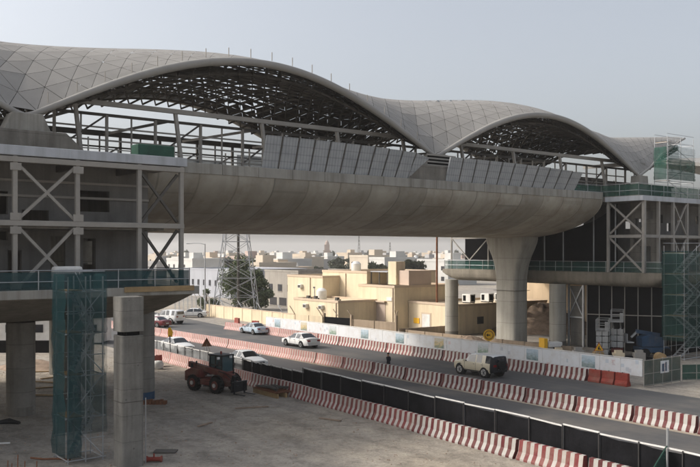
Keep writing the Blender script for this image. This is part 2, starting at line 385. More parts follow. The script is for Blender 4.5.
def leaf_mat(name, c):
    m, n, b = nt(name); geo = N(n, 'ShaderNodeNewGeometry')
    col = ramp(n, geo.outputs['Random Per Island'], [(0,tuple(x*.55 for x in c)),(.6,c),(1,tuple(x*1.5 for x in c))])
    n.links.new(col, b.inputs['Base Color']); b.inputs['Roughness'].default_value = .7
    tl = N(n, 'ShaderNodeBsdfTranslucent'); n.links.new(col, tl.inputs[0]); mx = N(n, 'ShaderNodeMixShader'); mx.inputs[0].default_value = .25
    n.links.new(b.outputs[0], mx.inputs[1]); n.links.new(tl.outputs[0], mx.inputs[2])
    n.links.new(mx.outputs[0], n.nodes['Material Output'].inputs[0]); return m
M['leaf'] = leaf_mat('dusty_green_leaves', (.10,.125,.06)); M['leaf2'] = leaf_mat('grey_green_leaves', (.075,.085,.05))

# ------------------------------------------------------------------ ground, road
solo('ground', MB().add([(-3000,-300,0),(3000,-300,0),(3000,5000,0),(-3000,5000,0)], [(0,1,2,3)]), M['ground'], None, None, kind='structure')
solo('road', MB().add([(-340,34.6,.004),(30,33.4,.004),(30,55.2,.004),(-100,55.6,.004),(-150,60.8,.004),(-340,60.8,.004)], [(0,1,2,3,4,5)]), M['asphalt'], None, None, RD, (-60,44,0), kind='structure')
solo('dust_strip', MB().add([(-150,42.9,.008),(-40,43.9,.008),(30,43.9,.008),(30,45.2,.008),(-40,45.3,.008),(-150,44.2,.008)], [(0,1,2,3,4,5)]), M['dustverge'], None, None, RD, (-60,44,0), kind='structure')

# ------------------------------------------------------------------ station: hull, piers
def ell(z_top, depth, w, steps=16, y0=None, y1=None):
    pts = []
    for i in range(steps+1):
        a = math.pi*i/steps; pts.append((-w*math.cos(a), z_top-depth*math.sin(a)))
    return pts
t_ = Thing('viaduct_deck', 'long curved concrete hull carrying the platform over the road', 'viaduct deck', ST, (-25,0,11.85))
mb = MB(); rings = []
for k in range(27):
    t = -51+51*k/26
    sec = ell(15.75,3.9,11,28)
    rings.append([(t,y,z) for y,z in sec]+[(t,11,16.1),(t,-11,16.1)])
mb.loft(rings); t_.part('hull', mb, M['hull'], smooth=True, auto=40)
for sgn in (-1,1):
    mb = MB()
    a, b = sorted((sgn*10.72, sgn*11.06))
    for k in range(17):
        x0 = -51+3*k; mb.box(x0+.012, x0+2.988, a, b, 15.72, 16.46)
    t_.part('edge_upstand', mb, M['concrete'], bevel=.03)

def pier_mb(cx, cy):
    rings = []
    for z, hx, hy in [(0,1.15,1.5),(6,1.12,1.5),(7.6,1.13,1.55),(8.8,1.16,1.75),(9.8,1.2,2.1),(10.6,1.26,2.5),(11.3,1.3,2.8),(11.7,1.32,2.9),(12.3,1.32,2.9)]:
        ring = []
        r = .45
        for (sx,sy,a0) in ((1,1,0),(-1,1,90),(-1,-1,180),(1,-1,270)):
            for k in range(5):
                a = R(a0+22.5*k); ring.append((cx+sx*(hx-r)+r*math.cos(a), cy+sy*(hy-r)+r*math.sin(a), z))
        rings.append(ring)
    return MB().loft(rings)
t_ = Thing('flared_pier', 'pale concrete pier flaring wide at its top under the deck, behind the printed hoarding', 'pier', ST, (-1.4,0,0))
t_.part('shaft', pier_mb(-1.4,0), M['pier'], smooth=True, auto=30)
mb = MB()
for y in (-2.2,2.2): mb.box(-2.0,-.8,y-.5,y+.5,11.95,12.32)
# recess groove ring at pour joint
t_.part('bearing', mb, M['dark_steel'])
mb = MB().box(-2.62,-.18,-1.62,1.62,5.98,6.02); t_.part('pour_joint', mb, M['rough_concrete'])
t_ = Thing('flared_pier', 'second flared pier at the far end of the deck behind the left concourse', 'pier', ST, (-51.5,0,0)); t_.part('shaft', pier_mb(-51.5,0), M['pier'], smooth=True, auto=30)

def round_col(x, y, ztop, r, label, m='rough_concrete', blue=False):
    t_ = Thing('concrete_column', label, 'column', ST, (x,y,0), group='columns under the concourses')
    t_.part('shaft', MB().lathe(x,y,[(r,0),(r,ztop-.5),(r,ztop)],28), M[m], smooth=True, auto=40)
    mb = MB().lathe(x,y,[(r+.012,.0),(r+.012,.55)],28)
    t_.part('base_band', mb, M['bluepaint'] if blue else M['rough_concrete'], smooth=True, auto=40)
    return t_
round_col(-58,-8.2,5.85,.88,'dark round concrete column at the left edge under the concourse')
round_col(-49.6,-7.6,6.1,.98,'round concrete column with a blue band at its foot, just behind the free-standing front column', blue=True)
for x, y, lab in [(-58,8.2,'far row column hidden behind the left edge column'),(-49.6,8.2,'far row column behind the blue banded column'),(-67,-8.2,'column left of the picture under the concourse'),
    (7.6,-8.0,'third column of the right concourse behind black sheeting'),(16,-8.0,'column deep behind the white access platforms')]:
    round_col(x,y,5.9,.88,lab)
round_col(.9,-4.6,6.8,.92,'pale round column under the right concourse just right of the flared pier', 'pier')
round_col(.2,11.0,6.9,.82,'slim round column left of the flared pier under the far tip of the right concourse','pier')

# ------------------------------------------------------------------ concourse hulls
def conc_sec(z=8.2, lift=0, flat=False):
    near = [(-17.5,7.75),(-15.9,7.3),(-13.6,6.7),(-10.6,6.1),(-7,5.75)]
    far = [(4,5.75),(7,6.1),(9.5,6.7),(11.6,7.3),(13,7.75)]
    pts = near+far
    if flat: pts = [(-17.5,7.9),(-17.4,7.5),(-17.1,7.1),(-16.4,6.8),(-15,6.7)]+[(11,6.8),(12,7.05),(12.6,7.4),(12.95,7.8),(13,7.95)]
    pts = [(y, zz+(7.72-zz)*lift) for y,zz in pts]
    return pts+[(13,8.2),(-17.5,8.2)]
def concourse(name, label, ta, tb, taper_end):
    T = Thing('concourse_building', label, 'concourse', ST, ((ta+tb)/2,0,5.75))
    mb = MB(); rings = []
    L = [(ta,0)]+[(ta+(tb-ta)*k/12,0) for k in range(1,12)]+[(tb,0)]
    if taper_end == 'start': L = [(ta,.62),(ta+.12,.36),(ta+.35,.16),(ta+.7,.04),(ta+1.2,0)]+[(ta+(tb-ta)*k/10,0) for k in range(2,11)]
    for x, lf in L: rings.append([(x,y,z) for y,z in conc_sec(lift=lf, flat=(taper_end == 'start'))])
    mb.loft(rings); T.part('belly_slab', mb, M['belly'], smooth=True, auto=35)
    return T
def wall_holes(mb, ax, c, th, a0, a1, z0, z1, holes):
    """wall along axis ax ('x' or 'y') at coordinate c, thickness th, with rectangular openings"""
    us = sorted({a0,a1,*[h[0] for h in holes],*[h[1] for h in holes]}); zs = sorted({z0,z1,*[h[2] for h in holes],*[h[3] for h in holes]})
    us = [u for u in us if a0 <= u <= a1]; zs = [z for z in zs if z0 <= z <= z1]
    for i in range(len(us)-1):
        # merge vertical runs
        run = None
        for j in range(len(zs)-1):
            um, zm = (us[i]+us[i+1])/2, (zs[j]+zs[j+1])/2
            solid = not any(h[0] < um < h[1] and h[2] < zm < h[3] for h in holes)
            if solid: run = (run[0], zs[j+1]) if run else (zs[j], zs[j+1])
            if (not solid or j == len(zs)-2) and run:
                if ax == 'x': mb.box(us[i],us[i+1],c,c+th,run[0],run[1])
                else: mb.box(c,c+th,us[i],us[i+1],run[0],run[1])
                run = None
    return mb
def hsec(mb, p, q, s=.32):
    mb.bar(p,q,s,s); return mb
def railing(T, pts, z, net, name='guard_rail', h=1.05):
    mb = MB(); nb = MB()
    for (a,b) in zip(pts[:-1], pts[1:]):
        L = math.hypot(b[0]-a[0], b[1]-a[1]); n = max(1,round(L/2.2))
        for k in range(n+1):
            x = a[0]+(b[0]-a[0])*k/n; y = a[1]+(b[1]-a[1])*k/n
            mb.tube((x,y,z),(x,y,z+h+.04),.028,6)
        for zz in (.5,h): mb.tube((a[0],a[1],z+zz),(b[0],b[1],z+zz),.026,6)
        dx, dy = (b[0]-a[0])/L, (b[1]-a[1])/L; ox, oy = dy*.05, -dx*.05
        m_ = max(2,int(L/1.1))
        for k in range(m_):
            def Q(i, zz):
                u = i/m_; w = .03*math.sin(i*2.3+zz*3)
                return (a[0]+(b[0]-a[0])*u-ox+oy*w, a[1]+(b[1]-a[1])*u-oy+ox*w, zz)
            t0 = z+h-.06-.05*abs(math.sin(k*1.7)); t1 = z+h-.06-.05*abs(math.sin((k+1)*1.7))
            nb.add([Q(k,z+.02),Q(k+1,z+.02),Q(k+1,t1),Q(k,t0)],[(0,1,2,3)])
    R_ = T.part(name, mb, M['lite_steel'])
    if net: T.part('netting', nb, M[net], parent=R_)
# ---- left
T = concourse('c','unfinished left concourse with steel frame, grey block walls and teal netted edge', -96, -50.8, None)
LC = T
T.part('roof_slab', MB().box(-96,-50.2,-15.2,13,15.55,16.08), M['rough_concrete'])
T.part('fascia', MB().box(-96,-50.15,-15.62,-15.2,15.62,16.16), M['fascia'], bevel=.03)
T.part('edge_board', MB().box(-96,-50.4,-17.62,-17.504,7.78,8.26), M['concrete'], bevel=.02)
T.part('formwork_edge', MB().box(-55.2,-50.8,-17.72,-17.63,8.0,8.3), M['wood'])
holes = [(-65,-62.9,12.7,14.0),(-61.8,-60.0,12.5,13.85),(-59.2,-57.6,11.7,12.8),(-55.9,-53.8,12.8,14.1),
    (-62,-60,11.0,11.5),(-57.5,-56.6,8.2,11.25),(-55.5,-54.7,8.2,11.15),(-60,-59.2,9.0,10.4)]
T.part('block_wall', wall_holes(MB(),'x',-12.2,.3,-96,-51.2,8.2,15.55,holes), M['block'])
far = [(-60.2,-58.4,9.0,11.2),(-56.6,-55.3,8.9,11.0),(-54.5,-53.4,9.2,10.6)]
T.part('block_wall', wall_holes(MB(),'x',12.0,.3,-96,-51.2,8.2,15.55,far), M['block'])
T.part('end_wall', wall_holes(MB(),'y',-51.5,.3,-11.9,11.9,8.2,15.5,[(2.4,4.4,10.1,11.4),(-3.6,-2.0,9.4,11.1),(6.5,8,9,11)]), M['block'])
T.part('mezzanine', MB().box(-96,-51.6,-15.3,-12.25,11.62,11.8), M['rough_concrete'])
mb = MB()
for z in (13.55,14.45): mb.box(-96,-51.2,-12.34,-12.21,z,z+.14)
T.part('wall_rail', mb, M['steel'])
cols = [-79.3,-75.6,-72,-68.2,-64.3,-60.6,-57.1,-53.3,-50.5]
for x in cols: T.part('steel_column', MB().bar((x,-15.45,8.2),(x,-15.45,15.6),.25,.25), M['steel'], bevel=.02)
for z, s in ((11.9,.3),(15.4,.3)):
    T.part('steel_beam', MB().box(-96,-50.36,-15.62,-15.28,z-s/2,z+s/2), M['steel'], bevel=.02)
def xbrace(T, ax, a0, a1, c, z0, z1, m='steel', s=.17, up=(0,0,1)):
    for k, (p0,p1) in enumerate(((z0,z1),(z1,z0))):
        o = .0 if k == 0 else .006
        if ax == 'x': mb = MB().bar((a0,c+o,p0),(a1,c+o,p1),s-.01*k,s,(0,1,0))
        else: mb = MB().bar((c+o,a0,p0),(c+o,a1,p1),s-.01*k,s,(1,0,0))
        T.part('brace', mb, M[m])
xbrace(T,'x',-60.4,-57.3,-15.45,12.15,15.1); xbrace(T,'x',-60.4,-57.3,-15.45,8.4,11.65)
xbrace(T,'x',-53.1,-50.7,-15.3,12.15,15.1,'dark_steel',.16); xbrace(T,'x',-53.1,-50.7,-15.3,8.4,11.65,'dark_steel',.16)
mb = MB()
for x,z in [(c,zz) for c in (-60.6,-57.1) for zz in (12.25,11.5,15.0,8.45)]: T.part('gusset_plate', MB().box(x-.3,x+.3,-15.64,-15.615,z-.2,z+.2), M['steel'])
for x in (-64.3,-57.1,-53.3): # soffit cantilever beams
    T.part('soffit_beam', MB().bar((x,-15.3,15.3),(x,-12.3,15.3),.25,.4), M['dark_steel'])
railing(T, [(-96,-17.4),(-50.95,-17.4),(-50.95,-10)], 8.2, 'net_teal', h=1.1)
solo('cloth_bundle', MB().box(-58.9,-57.3,-16.9,-16.2,8.22,9.5), M['white'], 'pale wrapped bundle standing behind the railing at the top of the teal stair tower', 'bundle', ST, (-58,-16.5,8.22), bevel=.15)
mb = MB()
for k in range(5): mb.box(-62+k*.9,-61.3+k*.9,-17.2,-16.9,8.22,8.4+.1*(k%3))
# ---- right
T = concourse('c','right concourse on columns beyond the road with braced steel frame and dark walls', .6, 60, 'start')
RC = T
T.part('roof_slab', MB().box(.2,60,-15.2,13,15.5,16.02), M['rough_concrete'])
mb = MB().box(.1,60,-15.6,-15.2,15.45,15.95); mb.box(.1,.5,-15.195,-11.2,15.45,15.95)
T.part('fascia', mb, M['fascia'], bevel=.03)
wins = [(3+1.9*k+.3*(k%2),3.8+1.9*k+.3*(k%2),12.6+.9*(k%2),13.5+.9*(k%2)) for k in range(10)]
T.part('block_wall', wall_holes(MB(),'x',-11.9,.3,4.9,60,8.2,15.5,wins[1:]), M['block'])
T.part('end_wall', wall_holes(MB(),'y',5.0,.3,-11.5,-5,8.2,15.5,[(-11,-10.2,12.8,13.6)]), M['block'])
T.part('side_wall', wall_holes(MB(),'y',3.4,.25,-15.1,-12,8.2,15.5,[(-14.7,-13.9,13.7,14.5),(-13.4,-12.5,12.9,13.8),(-14.4,-13.2,9.3,10.9),(-13.0,-12.4,11.0,11.7)]), M['rough_concrete'])
T.part('mezzanine', MB().box(3.7,60,-15.25,-11.95,11.62,11.8), M['rough_concrete'])
T.part('inner_wall', MB().box(60-.3,60,-11.5,13,8.2,15.5), M['block'])
for x in (.6,3.2,5.9,8.6,11.3,14,17): T.part('steel_column', MB().bar((x,-15.4,8.2),(x,-15.4,15.5),.34 if x == .6 else .26,.3), M['steel'], bevel=.02)
T.part('steel_column', MB().bar((.55,-11.3,8.2),(.55,-11.3,15.5),.26,.26), M['steel'], bevel=.02)
T.part('steel_beam', MB().box(.8,60,-15.53,-15.27,11.75,12.05), M['steel']); T.part('steel_beam', MB().box(.45,.75,-15.2,-11.45,11.75,12.05), M['steel'])
xbrace(T,'y',-15.2,-11.5,.6,12.2,15.3); xbrace(T,'y',-15.2,-11.5,.6,8.4,11.7)
xbrace(T,'x',6.05,8.45,-15.4,12.1,15.3,s=.15); xbrace(T,'x',6.05,8.45,-15.4,8.3,11.7,s=.15)
railing(T, [(.75,12.8),(.75,-17.3),(5,-17.3)], 8.2, 'net_green_thin', h=1.1)
T2 = Thing('deck_railing', 'green netted railing along the upper deck edge at the right', 'railing', ST, (2,-15,16.02))
railing(T2, [(-4,-10.4),(.3,-10.6),(.3,-15.0),(30,-15.0)], 16.03, 'net_green', h=1.2)
# black end sheeting with white posts (upper)
T = Thing('black_screen', 'tall black sheeting with thin pale posts closing the right concourse below the deck', 'screen', ST, (1.0,0,8.2))
mb = MB()
def zbelly(y): return 15.75-3.9*math.sqrt(max(0,1-(y/11)**2))
ys = [-11+22*k/44 for k in range(45)]
vs = []; 
for y in ys: vs += [(2.6,y,8.25),(2.6,y,min(15.4,zbelly(y)+.6))]
mb.add(vs, [(2*k,2*k+2,2*k+3,2*k+1) for k in range(44)]); T.part('sheet', mb, M['black_sheet'])
for y in (-10.9,-8.2,-4.2,-1.6,2.2,6): T.part('post', MB().tube((2.4,y,8.2),(2.4,y,15.3),.07,8), M['lite_steel'])
# steel tripod frame behind left of the pier
T = Thing('braced_structure', 'light steel braced frame on the far tip of the right concourse left of the pier', 'steel frame', ST, (1.5,11,8.2))
for y in (12.4,6.2): T.part('post', MB().bar((1.6,y,8.2),(1.6,y,13),.16,.16), M['steel'])
T.part('beam', MB().bar((1.6,12.4,12),(1.6,6.2,12),.14,.14), M['steel'])
T.part('brace', MB().bar((1.6,12.3,11.9),(1.6,9.3,9.3),.12), M['steel']); T.part('brace', MB().bar((1.6,6.3,11.9),(1.6,9.3,9.3),.12), M['steel'])
# lower black sheeting under the right concourse
T = Thing('black_screen', 'black sheeting in pale steel posts hung below the right concourse behind the white lifts', 'screen', ST, (2,-14,0))
T.part('sheet', MB().box(2.0,2.06,-17.2,-7.6,.05,6.75), M['black_sheet'])
T.part('sheet', MB().box(2.1,24,-17.3,-17.24,.05,6.75), M['black_sheet'])
for k in range(7): T.part('post', MB().tube((1.9,-7.7-1.55*k,0),(1.9,-7.7-1.55*k,6.75),.05,6), M['steel'])
for k in range(9): T.part('post', MB().tube((2.3+2.4*k,-17.36,0),(2.3+2.4*k,-17.36,6.75),.05,6), M['steel'])
T.part('rail', MB().tube((1.9,-7.7,3.6),(1.9,-17.1,3.9),.05,6), M['steel'])
T.part('rail', MB().tube((2,-17.36,3.6),(22,-17.36,3.6),.05,6), M['steel'])
T = Thing('braced_bay', 'narrow pale steel bay with one cross brace beside the pale round column', 'steel bay', ST, (1.8,-6.3,0))
for y in (-5.4,-7.3): T.part('post', MB().bar((1.8,y,0),(1.8,y,6.75),.18,.18), M['lite_steel'])
T.part('beam', MB().bar((1.8,-5.4,3.2),(1.8,-7.3,3.2),.16,.16), M['lite_steel'])
T.part('brace', MB().bar((1.8,-5.45,3.3),(1.8,-7.25,6.7),.11), M['lite_steel']); T.part('brace', MB().bar((1.79,-7.25,3.3),(1.79,-5.45,6.7),.1), M['lite_steel'])
T.part('panel', MB().box(2.0,2.05,-7.2,-5.5,.1,6.6), M['rough_concrete'])

# ------------------------------------------------------------------ roof shell
FEET = [-94.0,-58.0,-22.1,9.8]
END = [(9.8,9.0,18.75),(15,7.0,20.1),(21.4,4.6,22.3),(27,2.8,23.9),(31,1.7,25.2),(33,1.1,25.7)]
ENDF = [(9.8,9.0,18.75),(12,8.6,20.9),(16,7.2,23.6),(20,5.6,24.2),(27,3.2,24.9),(31,1.7,25.5),(33,1.1,25.7)]
def lerp_tab(tab, t, i):
    for a, b in zip(tab[:-1], tab[1:]):
        if a[0] <= t <= b[0]: return a[i]+(b[i]-a[i])*(t-a[0])/(b[0]-a[0])
    return tab[-1][i]
def rim(t, side=-1):
    if t > 9.8:
        E_ = ENDF if side > 0 else END
        return lerp_tab(E_, t, 1), lerp_tab(E_, t, 2)
    for a, b, rise in zip(FEET[:-1], FEET[1:], (5.3,5.3,4.75)):
        if a <= t <= b:
            c = (a+b)/2; u = math.cos(math.pi*(t-c)/(b-a)); u = (math.sqrt(u*u+.0008)-math.sqrt(.0008))/(math.sqrt(1.0008)-math.sqrt(.0008))
            return 9.0, 18.75+(rise+.4)*u
    return 9.0, 18.75
def ridge(t):
    if t > 9.8: return 25.25-.65*math.sin(min(1,(t-9.8)/6)*math.pi/2)+1.55*max(0,(t-15.8)/17.2)
    for a, b in zip(FEET[:-1], FEET[1:]):
        if a <= t <= b: return 25.85-.6*math.cos(2*math.pi*(t-a)/(b-a))
    return 25.3
def shell(t, s):          # s in -1..1 across
    w, zr = rim(t, s); a = abs(s)
    return (t, w*s, zr+.25+(ridge(t)-zr-.25)*(1-a**2.05))
RT = Thing('wave_roof', 'grey wave shaped roof shell of triangular panels arching over the platform, touching down on concrete feet', 'roof', ST, (-25,0,18.9))
mb = MB(); rows = 16; dt = 1.75; tmin = -94.0
nc = int((32.4-tmin)/dt)
def P(j, i):
    s = -1+2*j/rows; t = tmin+dt*i+(dt/2 if j%2 else 0)
    return min(max(t,tmin),32.4), s
def subtri(a, b, c, inset):
    A,B,C = [Vector((p[0],p[1],0)) for p in (a,b,c)]; ctr = (A+B+C)/3
    def sh(p):
        d = ctr-p; L = d.length; return p+d*min(.9,inset/L)
    return [sh(p) for p in (A,B,C)]
for j in range(rows):
    for i in range(nc+1):
        if j%2 == 0: tris = [(P(j,i),P(j,i+1),P(j+1,i)),(P(j,i+1),P(j+1,i+1),P(j+1,i))]
        else: tris = [(P(j,i),P(j+1,i+1),P(j+1,i)),(P(j,i),P(j,i+1),P(j+1,i+1))]
        for tr in tris:
            t0, t1 = min(p[0] for p in tr), max(p[0] for p in tr)
            if t1-t0 < .3: continue
            tm = sum(p[0] for p in tr)/3; sm = sum(p[1] for p in tr)/3; w, zr = rim(tm, sm)
            crown = -.4 < sm < .86 and zr > (22.6 if tm < -22 else 21.4) and tm < 12
            inset = (.20 if (i+j)%3 else .32) if crown else .022
            w_ = max(w,1.0)
            q = subtri(*[(p[0], p[1]*w_) for p in tr], inset)
            q = [(p.x, p.y/w_) for p in q]
            K = 1; idx = {}; vs = []; fs = []
            for a in range(K+1):
                for b_ in range(K+1-a):
                    c_ = K-a-b_; t = (q[0][0]*a+q[1][0]*b_+q[2][0]*c_)/K; s = (q[0][1]*a+q[1][1]*b_+q[2][1]*c_)/K
                    idx[(a,b_)] = len(vs); vs.append(shell(t, s))
            for a in range(K):
                for b_ in range(K-a):
                    fs.append((idx[(a,b_)],idx[(a+1,b_)],idx[(a,b_+1)]))
                    if a+b_ < K-1: fs.append((idx[(a+1,b_)],idx[(a+1,b_+1)],idx[(a,b_+1)]))
            mb.add(vs, fs)
# all outward (up)
me_fix = []
for f in mb.f:
    a,b,c = [Vector(mb.v[k]) for k in f]
    me_fix.append(f if (b-a).cross(c-a).z > 0 else f[::-1])
mb.f = me_fix
mb.shift(25,0,-18.9)
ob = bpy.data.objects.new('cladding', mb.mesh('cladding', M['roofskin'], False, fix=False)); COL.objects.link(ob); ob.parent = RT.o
for sgn in (-1,1):
    pts = []
    t = -94.0
    while t <= 33.01:
        w, zr = rim(t, sgn); pts.append((t, sgn*w, zr+.12)); t += .5
    RT.part('rim', MB().path(pts, [.15 if p[0] > 10.5 else .19+.1*min(1,max(0,(p[2]-18.9)/4)) for p in pts], 12), M['rim'], smooth=True)
# space frame under the skin
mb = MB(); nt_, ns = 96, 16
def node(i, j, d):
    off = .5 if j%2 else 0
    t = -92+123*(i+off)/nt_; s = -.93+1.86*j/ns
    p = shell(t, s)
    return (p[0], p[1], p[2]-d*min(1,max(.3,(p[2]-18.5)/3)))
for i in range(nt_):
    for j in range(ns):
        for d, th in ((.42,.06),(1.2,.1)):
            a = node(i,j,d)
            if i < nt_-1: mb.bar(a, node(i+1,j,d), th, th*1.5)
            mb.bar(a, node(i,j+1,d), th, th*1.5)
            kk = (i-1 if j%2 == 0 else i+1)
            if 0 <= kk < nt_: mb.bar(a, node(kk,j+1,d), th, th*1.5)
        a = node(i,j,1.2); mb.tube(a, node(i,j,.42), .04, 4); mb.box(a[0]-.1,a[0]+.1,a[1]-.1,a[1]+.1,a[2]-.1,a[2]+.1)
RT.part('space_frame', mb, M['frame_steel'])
# edge ledge pins along the top
mb = MB()
t = -56.5
while t < -24:
    w, zr = rim(t); mb.tube((t,-8.85,zr+.5),(t,-8.85,zr+1.15),.035,5); t += 1.9
RT.part('safety_post', mb, M['steel'])
for i, f in enumerate(FEET):
    for sgn in (-1,1):
        y = sgn*9.0
        P_ = Thing('concrete_abutment', ['concrete roof foot beyond the left edge','stepped concrete roof foot at the left above the concourse slab','concrete roof foot between the two rows of leaning panels','concrete roof foot at the right end beside the green scaffold'][i] if sgn < 0 else
            ['far side concrete roof foot beyond the left edge','far side roof foot behind the left stepped foot','far side roof foot behind the middle of the deck','far side roof foot at the right end of the deck'][i], 'abutment', ST, (f,y,16.08), group='concrete feet of the wave roof')
        q_ = 1.6 if i == 2 else 0
        if i in (1,2,0):
            P_.part('base', MB().prism([(f-3.9-q_,16.08),(f+3.9-q_,16.08),(f+2.0-q_,17.75),(f-2.0-q_,17.75)],'y',*((y-1.74,y+.85) if sgn < 0 else (y-.85,y+1.74))), M['rough_concrete'], bevel=.04)
            P_.part('neck', MB().prism([(f-1.5,17.75),(f+1.5,17.75),(f+.95,18.95),(f-.95,18.95)],'y',y-.6,y+.6), M['concrete'], bevel=.04)
            if i == 2:
                mb = MB()
                for k in range(4): mb.box(f-1.75,f+1.75,y-.78,y-.63,17.85+.3*k,17.98+.3*k)
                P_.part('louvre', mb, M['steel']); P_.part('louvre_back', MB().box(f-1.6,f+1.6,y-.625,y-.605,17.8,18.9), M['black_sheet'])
        else:
            P_.part('neck', MB().prism([(f-1.1,16.08),(f+1.1,16.08),(f+.75,18.85),(f-.75,18.85)],'y',y-.6,y+.6), M['concrete'], bevel=.04)
# low side canopy to the right
mb = MB(); rings = []
for k in range(13):
    t = 20+3*k; z = 20.2+1.3*math.sin(math.pi*min(1,k/12)*.9)
    rings.append([(t,-13,z),(t,-13,z+.35),(t,-4,z+1.6),(t,6,z+1.6),(t,6,z+1.2),(t,-4,z+1.1)])
CN = Thing('low_canopy', 'lower dark canopy edge behind the green scaffold at the right edge', 'canopy', ST, (38,-4,16.05))
CN.part('canopy_roof', mb.loft(rings), M['rim'])
for t in (22,29,36,43): CN.part('post', MB().bar((t,-11.5,16.05),(t,-11.5,20.6),.3), M['dark_steel'])
CN.part('brace', MB().bar((22,-11.4,16.3),(29,-11.4,20.4),.25), M['dark_steel'])

# ------------------------------------------------------------------ platform frame
PF = Thing('platform_structure', 'bare steel post and rail framing of the platform standing under the wave roof', 'steel frame', ST, (-25,0,16.1))
x = -76.4; k = 0
while x < 14:
    PF.part('inclined_post', MB().bar((x+.35,-7.4,16.1),(x,-6.9,20.5),.24,.24), M['steel'])
    x += 7.46
PF.part('eaves_beam', MB().box(-90,14,-7.1,-6.8,20.4,20.72), M['steel'])
PF.part('eaves_beam', MB().box(-90,14,6.8,7.1,20.4,20.72), M['dark_steel'])
x = -86.0
while x < 26:
    PF.part('post', MB().bar((x,6.5,16.1),(x,6.5,20.4),.2,.2), M['dark_steel'])
    PF.part('mullion', MB().bar((x+1.87,6.5,16.1),(x+1.87,6.5,20.3),.11,.11), M['dark_steel'])
    if x < 12: PF.part('post', MB().bar((x+1.2,-5.6,16.1),(x+1.2,-5.6,20.0),.18,.18), M['steel']); PF.part('mullion', MB().bar((x+3.06,-5.6,16.1),(x+3.06,-5.6,20.0),.1,.1), M['steel'])
    if int((x+86)/3.73)%2 == 0: PF.part('brace', MB().bar((x,6.5,17.2),(x+3.73,6.5,19.4),.14), M['dark_steel'])
    x += 3.73
for z in (17.1,18.2,19.3): PF.part('rail', MB().bar((-88,6.5,z),(26,6.5,z),.13,.13), M['dark_steel'])
for z in (17.3,18.2,19.1): PF.part('rail', MB().bar((-88,-5.6,z),(12,-5.6,z),.11,.11), M['steel'])
for k in range(12): PF.part('cross_beam', MB().bar((-83.8+7.46*k,-5.6,20.0),(-83.8+7.46*k,6.5,20.35),.12,.2), M['dark_steel'])
PF.part('head_beam', MB().bar((-86,-5.6,20.0),(13,-5.6,20.0),.16,.2), M['dark_steel'])
PF.part('head_beam', MB().bar((-88,6.5,20.3),(26,6.5,20.3),.16,.2), M['dark_steel'])
for k in range(13): PF.part('brace', MB().bar((-84.8+7.46*k,-5.6,17.3),(-81.1+7.46*k,-5.6,20.0),.12), M['dark_steel'])
for k in range(40): PF.part('mullion', MB().bar((-83+2.1*k,-8.2,16.1),(-83+2.1*k,-8.2,17.3+(k%3)*.35),.08), M['steel'])
PF.part('guard_rail', MB().bar((-84,-8.2,17.25),(0,-8.2,17.25),.07), M['steel'])
PF.part('gauze', MB().box(-62,-40,-3.02,-3,16.1,17.6), M['net_grey'])
PF.part('gauze', MB().box(-39,8,-3.02,-3,16.1,18.3), M['net_grey'])
solo('tarpaulin_box', MB().box(-52.7,-50.2,-14.0,-12.9,16.1,17.05), M['tarp_green'], 'dark green tarpaulin wrapped around a box on the left slab edge', 'tarpaulin', ST, (-51.5,-13.5,16.1), bevel=.08)
# services at right deck
SB = Thing('plant_room', 'low dark plant room on the deck at the right under the roof', 'plant room', ST, (2,0,16.1))
SB.part('wall', MB().box(-6,24,-4.5,3,16.1,18.4), M['rough_concrete']); SB.part('roof', MB().box(-6.2,24.2,-4.7,3.2,18.4,18.6), M['dark_steel'])

# ------------------------------------------------------------------ leaning panels
def panel_mat():
    m, n, b = nt('ribbed_panel'); v = objvec(n); vv = objvec(n, offset_by_object=False)
    sx = N(n, 'ShaderNodeSeparateXYZ'); n.links.new(vv, sx.inputs[0])
    c = ramp(n, noise(n, 1.1, v, 6), [(.3,(.30,.315,.325)),(.7,(.40,.41,.415))])
    f = math_(n, 'FRACT', math_(n, 'MULTIPLY', sx.outputs[0], 3.6)); c = mixc(n, 'MULTIPLY', .55, c, ramp(n, f, [(0,g(.5)),(.2,g(.6)),(.3,g(1))]))
    f2 = math_(n, 'FRACT', math_(n, 'MULTIPLY', sx.outputs[2], 1.7)); c = mixc(n, 'MULTIPLY', .45, c, ramp(n, f2, [(0,g(.6)),(.12,g(.6)),(.2,g(1))]))
    n.links.new(c, b.inputs['Base Color']); b.inputs['Roughness'].default_value = .7
    return m
M['panel'] = panel_mat()
def panel_row(x0, x1, count, label, h0, lean0, lean1):
    T = Thing('panel_row', label, 'panel row', ST, ((x0+x1)/2,-10.6,16.4), group='leaning panel rows on the deck edge')
    L = (x1-x0)/count
    for k in range(count):
        a = x0+k*L; b = a+L-.14; u = (k+.5)/count; ln = lean0+(lean1-lean0)*u; sh = .12+.42*u
        z0, z1 = 16.35, 16.35+h0-.35*(u**3); y0, y1 = -10.75, -10.75-ln
        # a slab 12cm thick, sheared along the line, sitting on its edge
        vs = [(a,y0,z0),(b,y0,z0),(b+sh,y1,z1),(a+sh,y1,z1)]
        if k == count-1 and x1 < -20: vs = [(a,y0,z0),(b-1.6,y0,z0),(b+sh+.1,y1,z1-.3),(a+sh,y1,z1)]
        if k == 0 and x0 > -22: vs = [(a+1.25,y0,z0),(b,y0,z0),(b+sh,y1,z1),(a+sh-.4,y1,z1)]
        mb = MB().add(vs+[(p[0],p[1]+.14,p[2]) for p in vs], [(0,1,2,3),(7,6,5,4),(0,4,5,1),(1,5,6,2),(2,6,7,3),(3,7,4,0)])
        p = T.part('panel', mb, M['panel'])
        if k < count-1: T.part('stile', MB().bar((b+.07,y0+.04,z0),(b+.07+sh,y1+.04,z1),.12,.1), M['dark_steel'])
panel_row(-41.5,-25.6,11,'left row of grey ribbed panels leaning along the deck edge under the big arch',2.5,.45,.65)
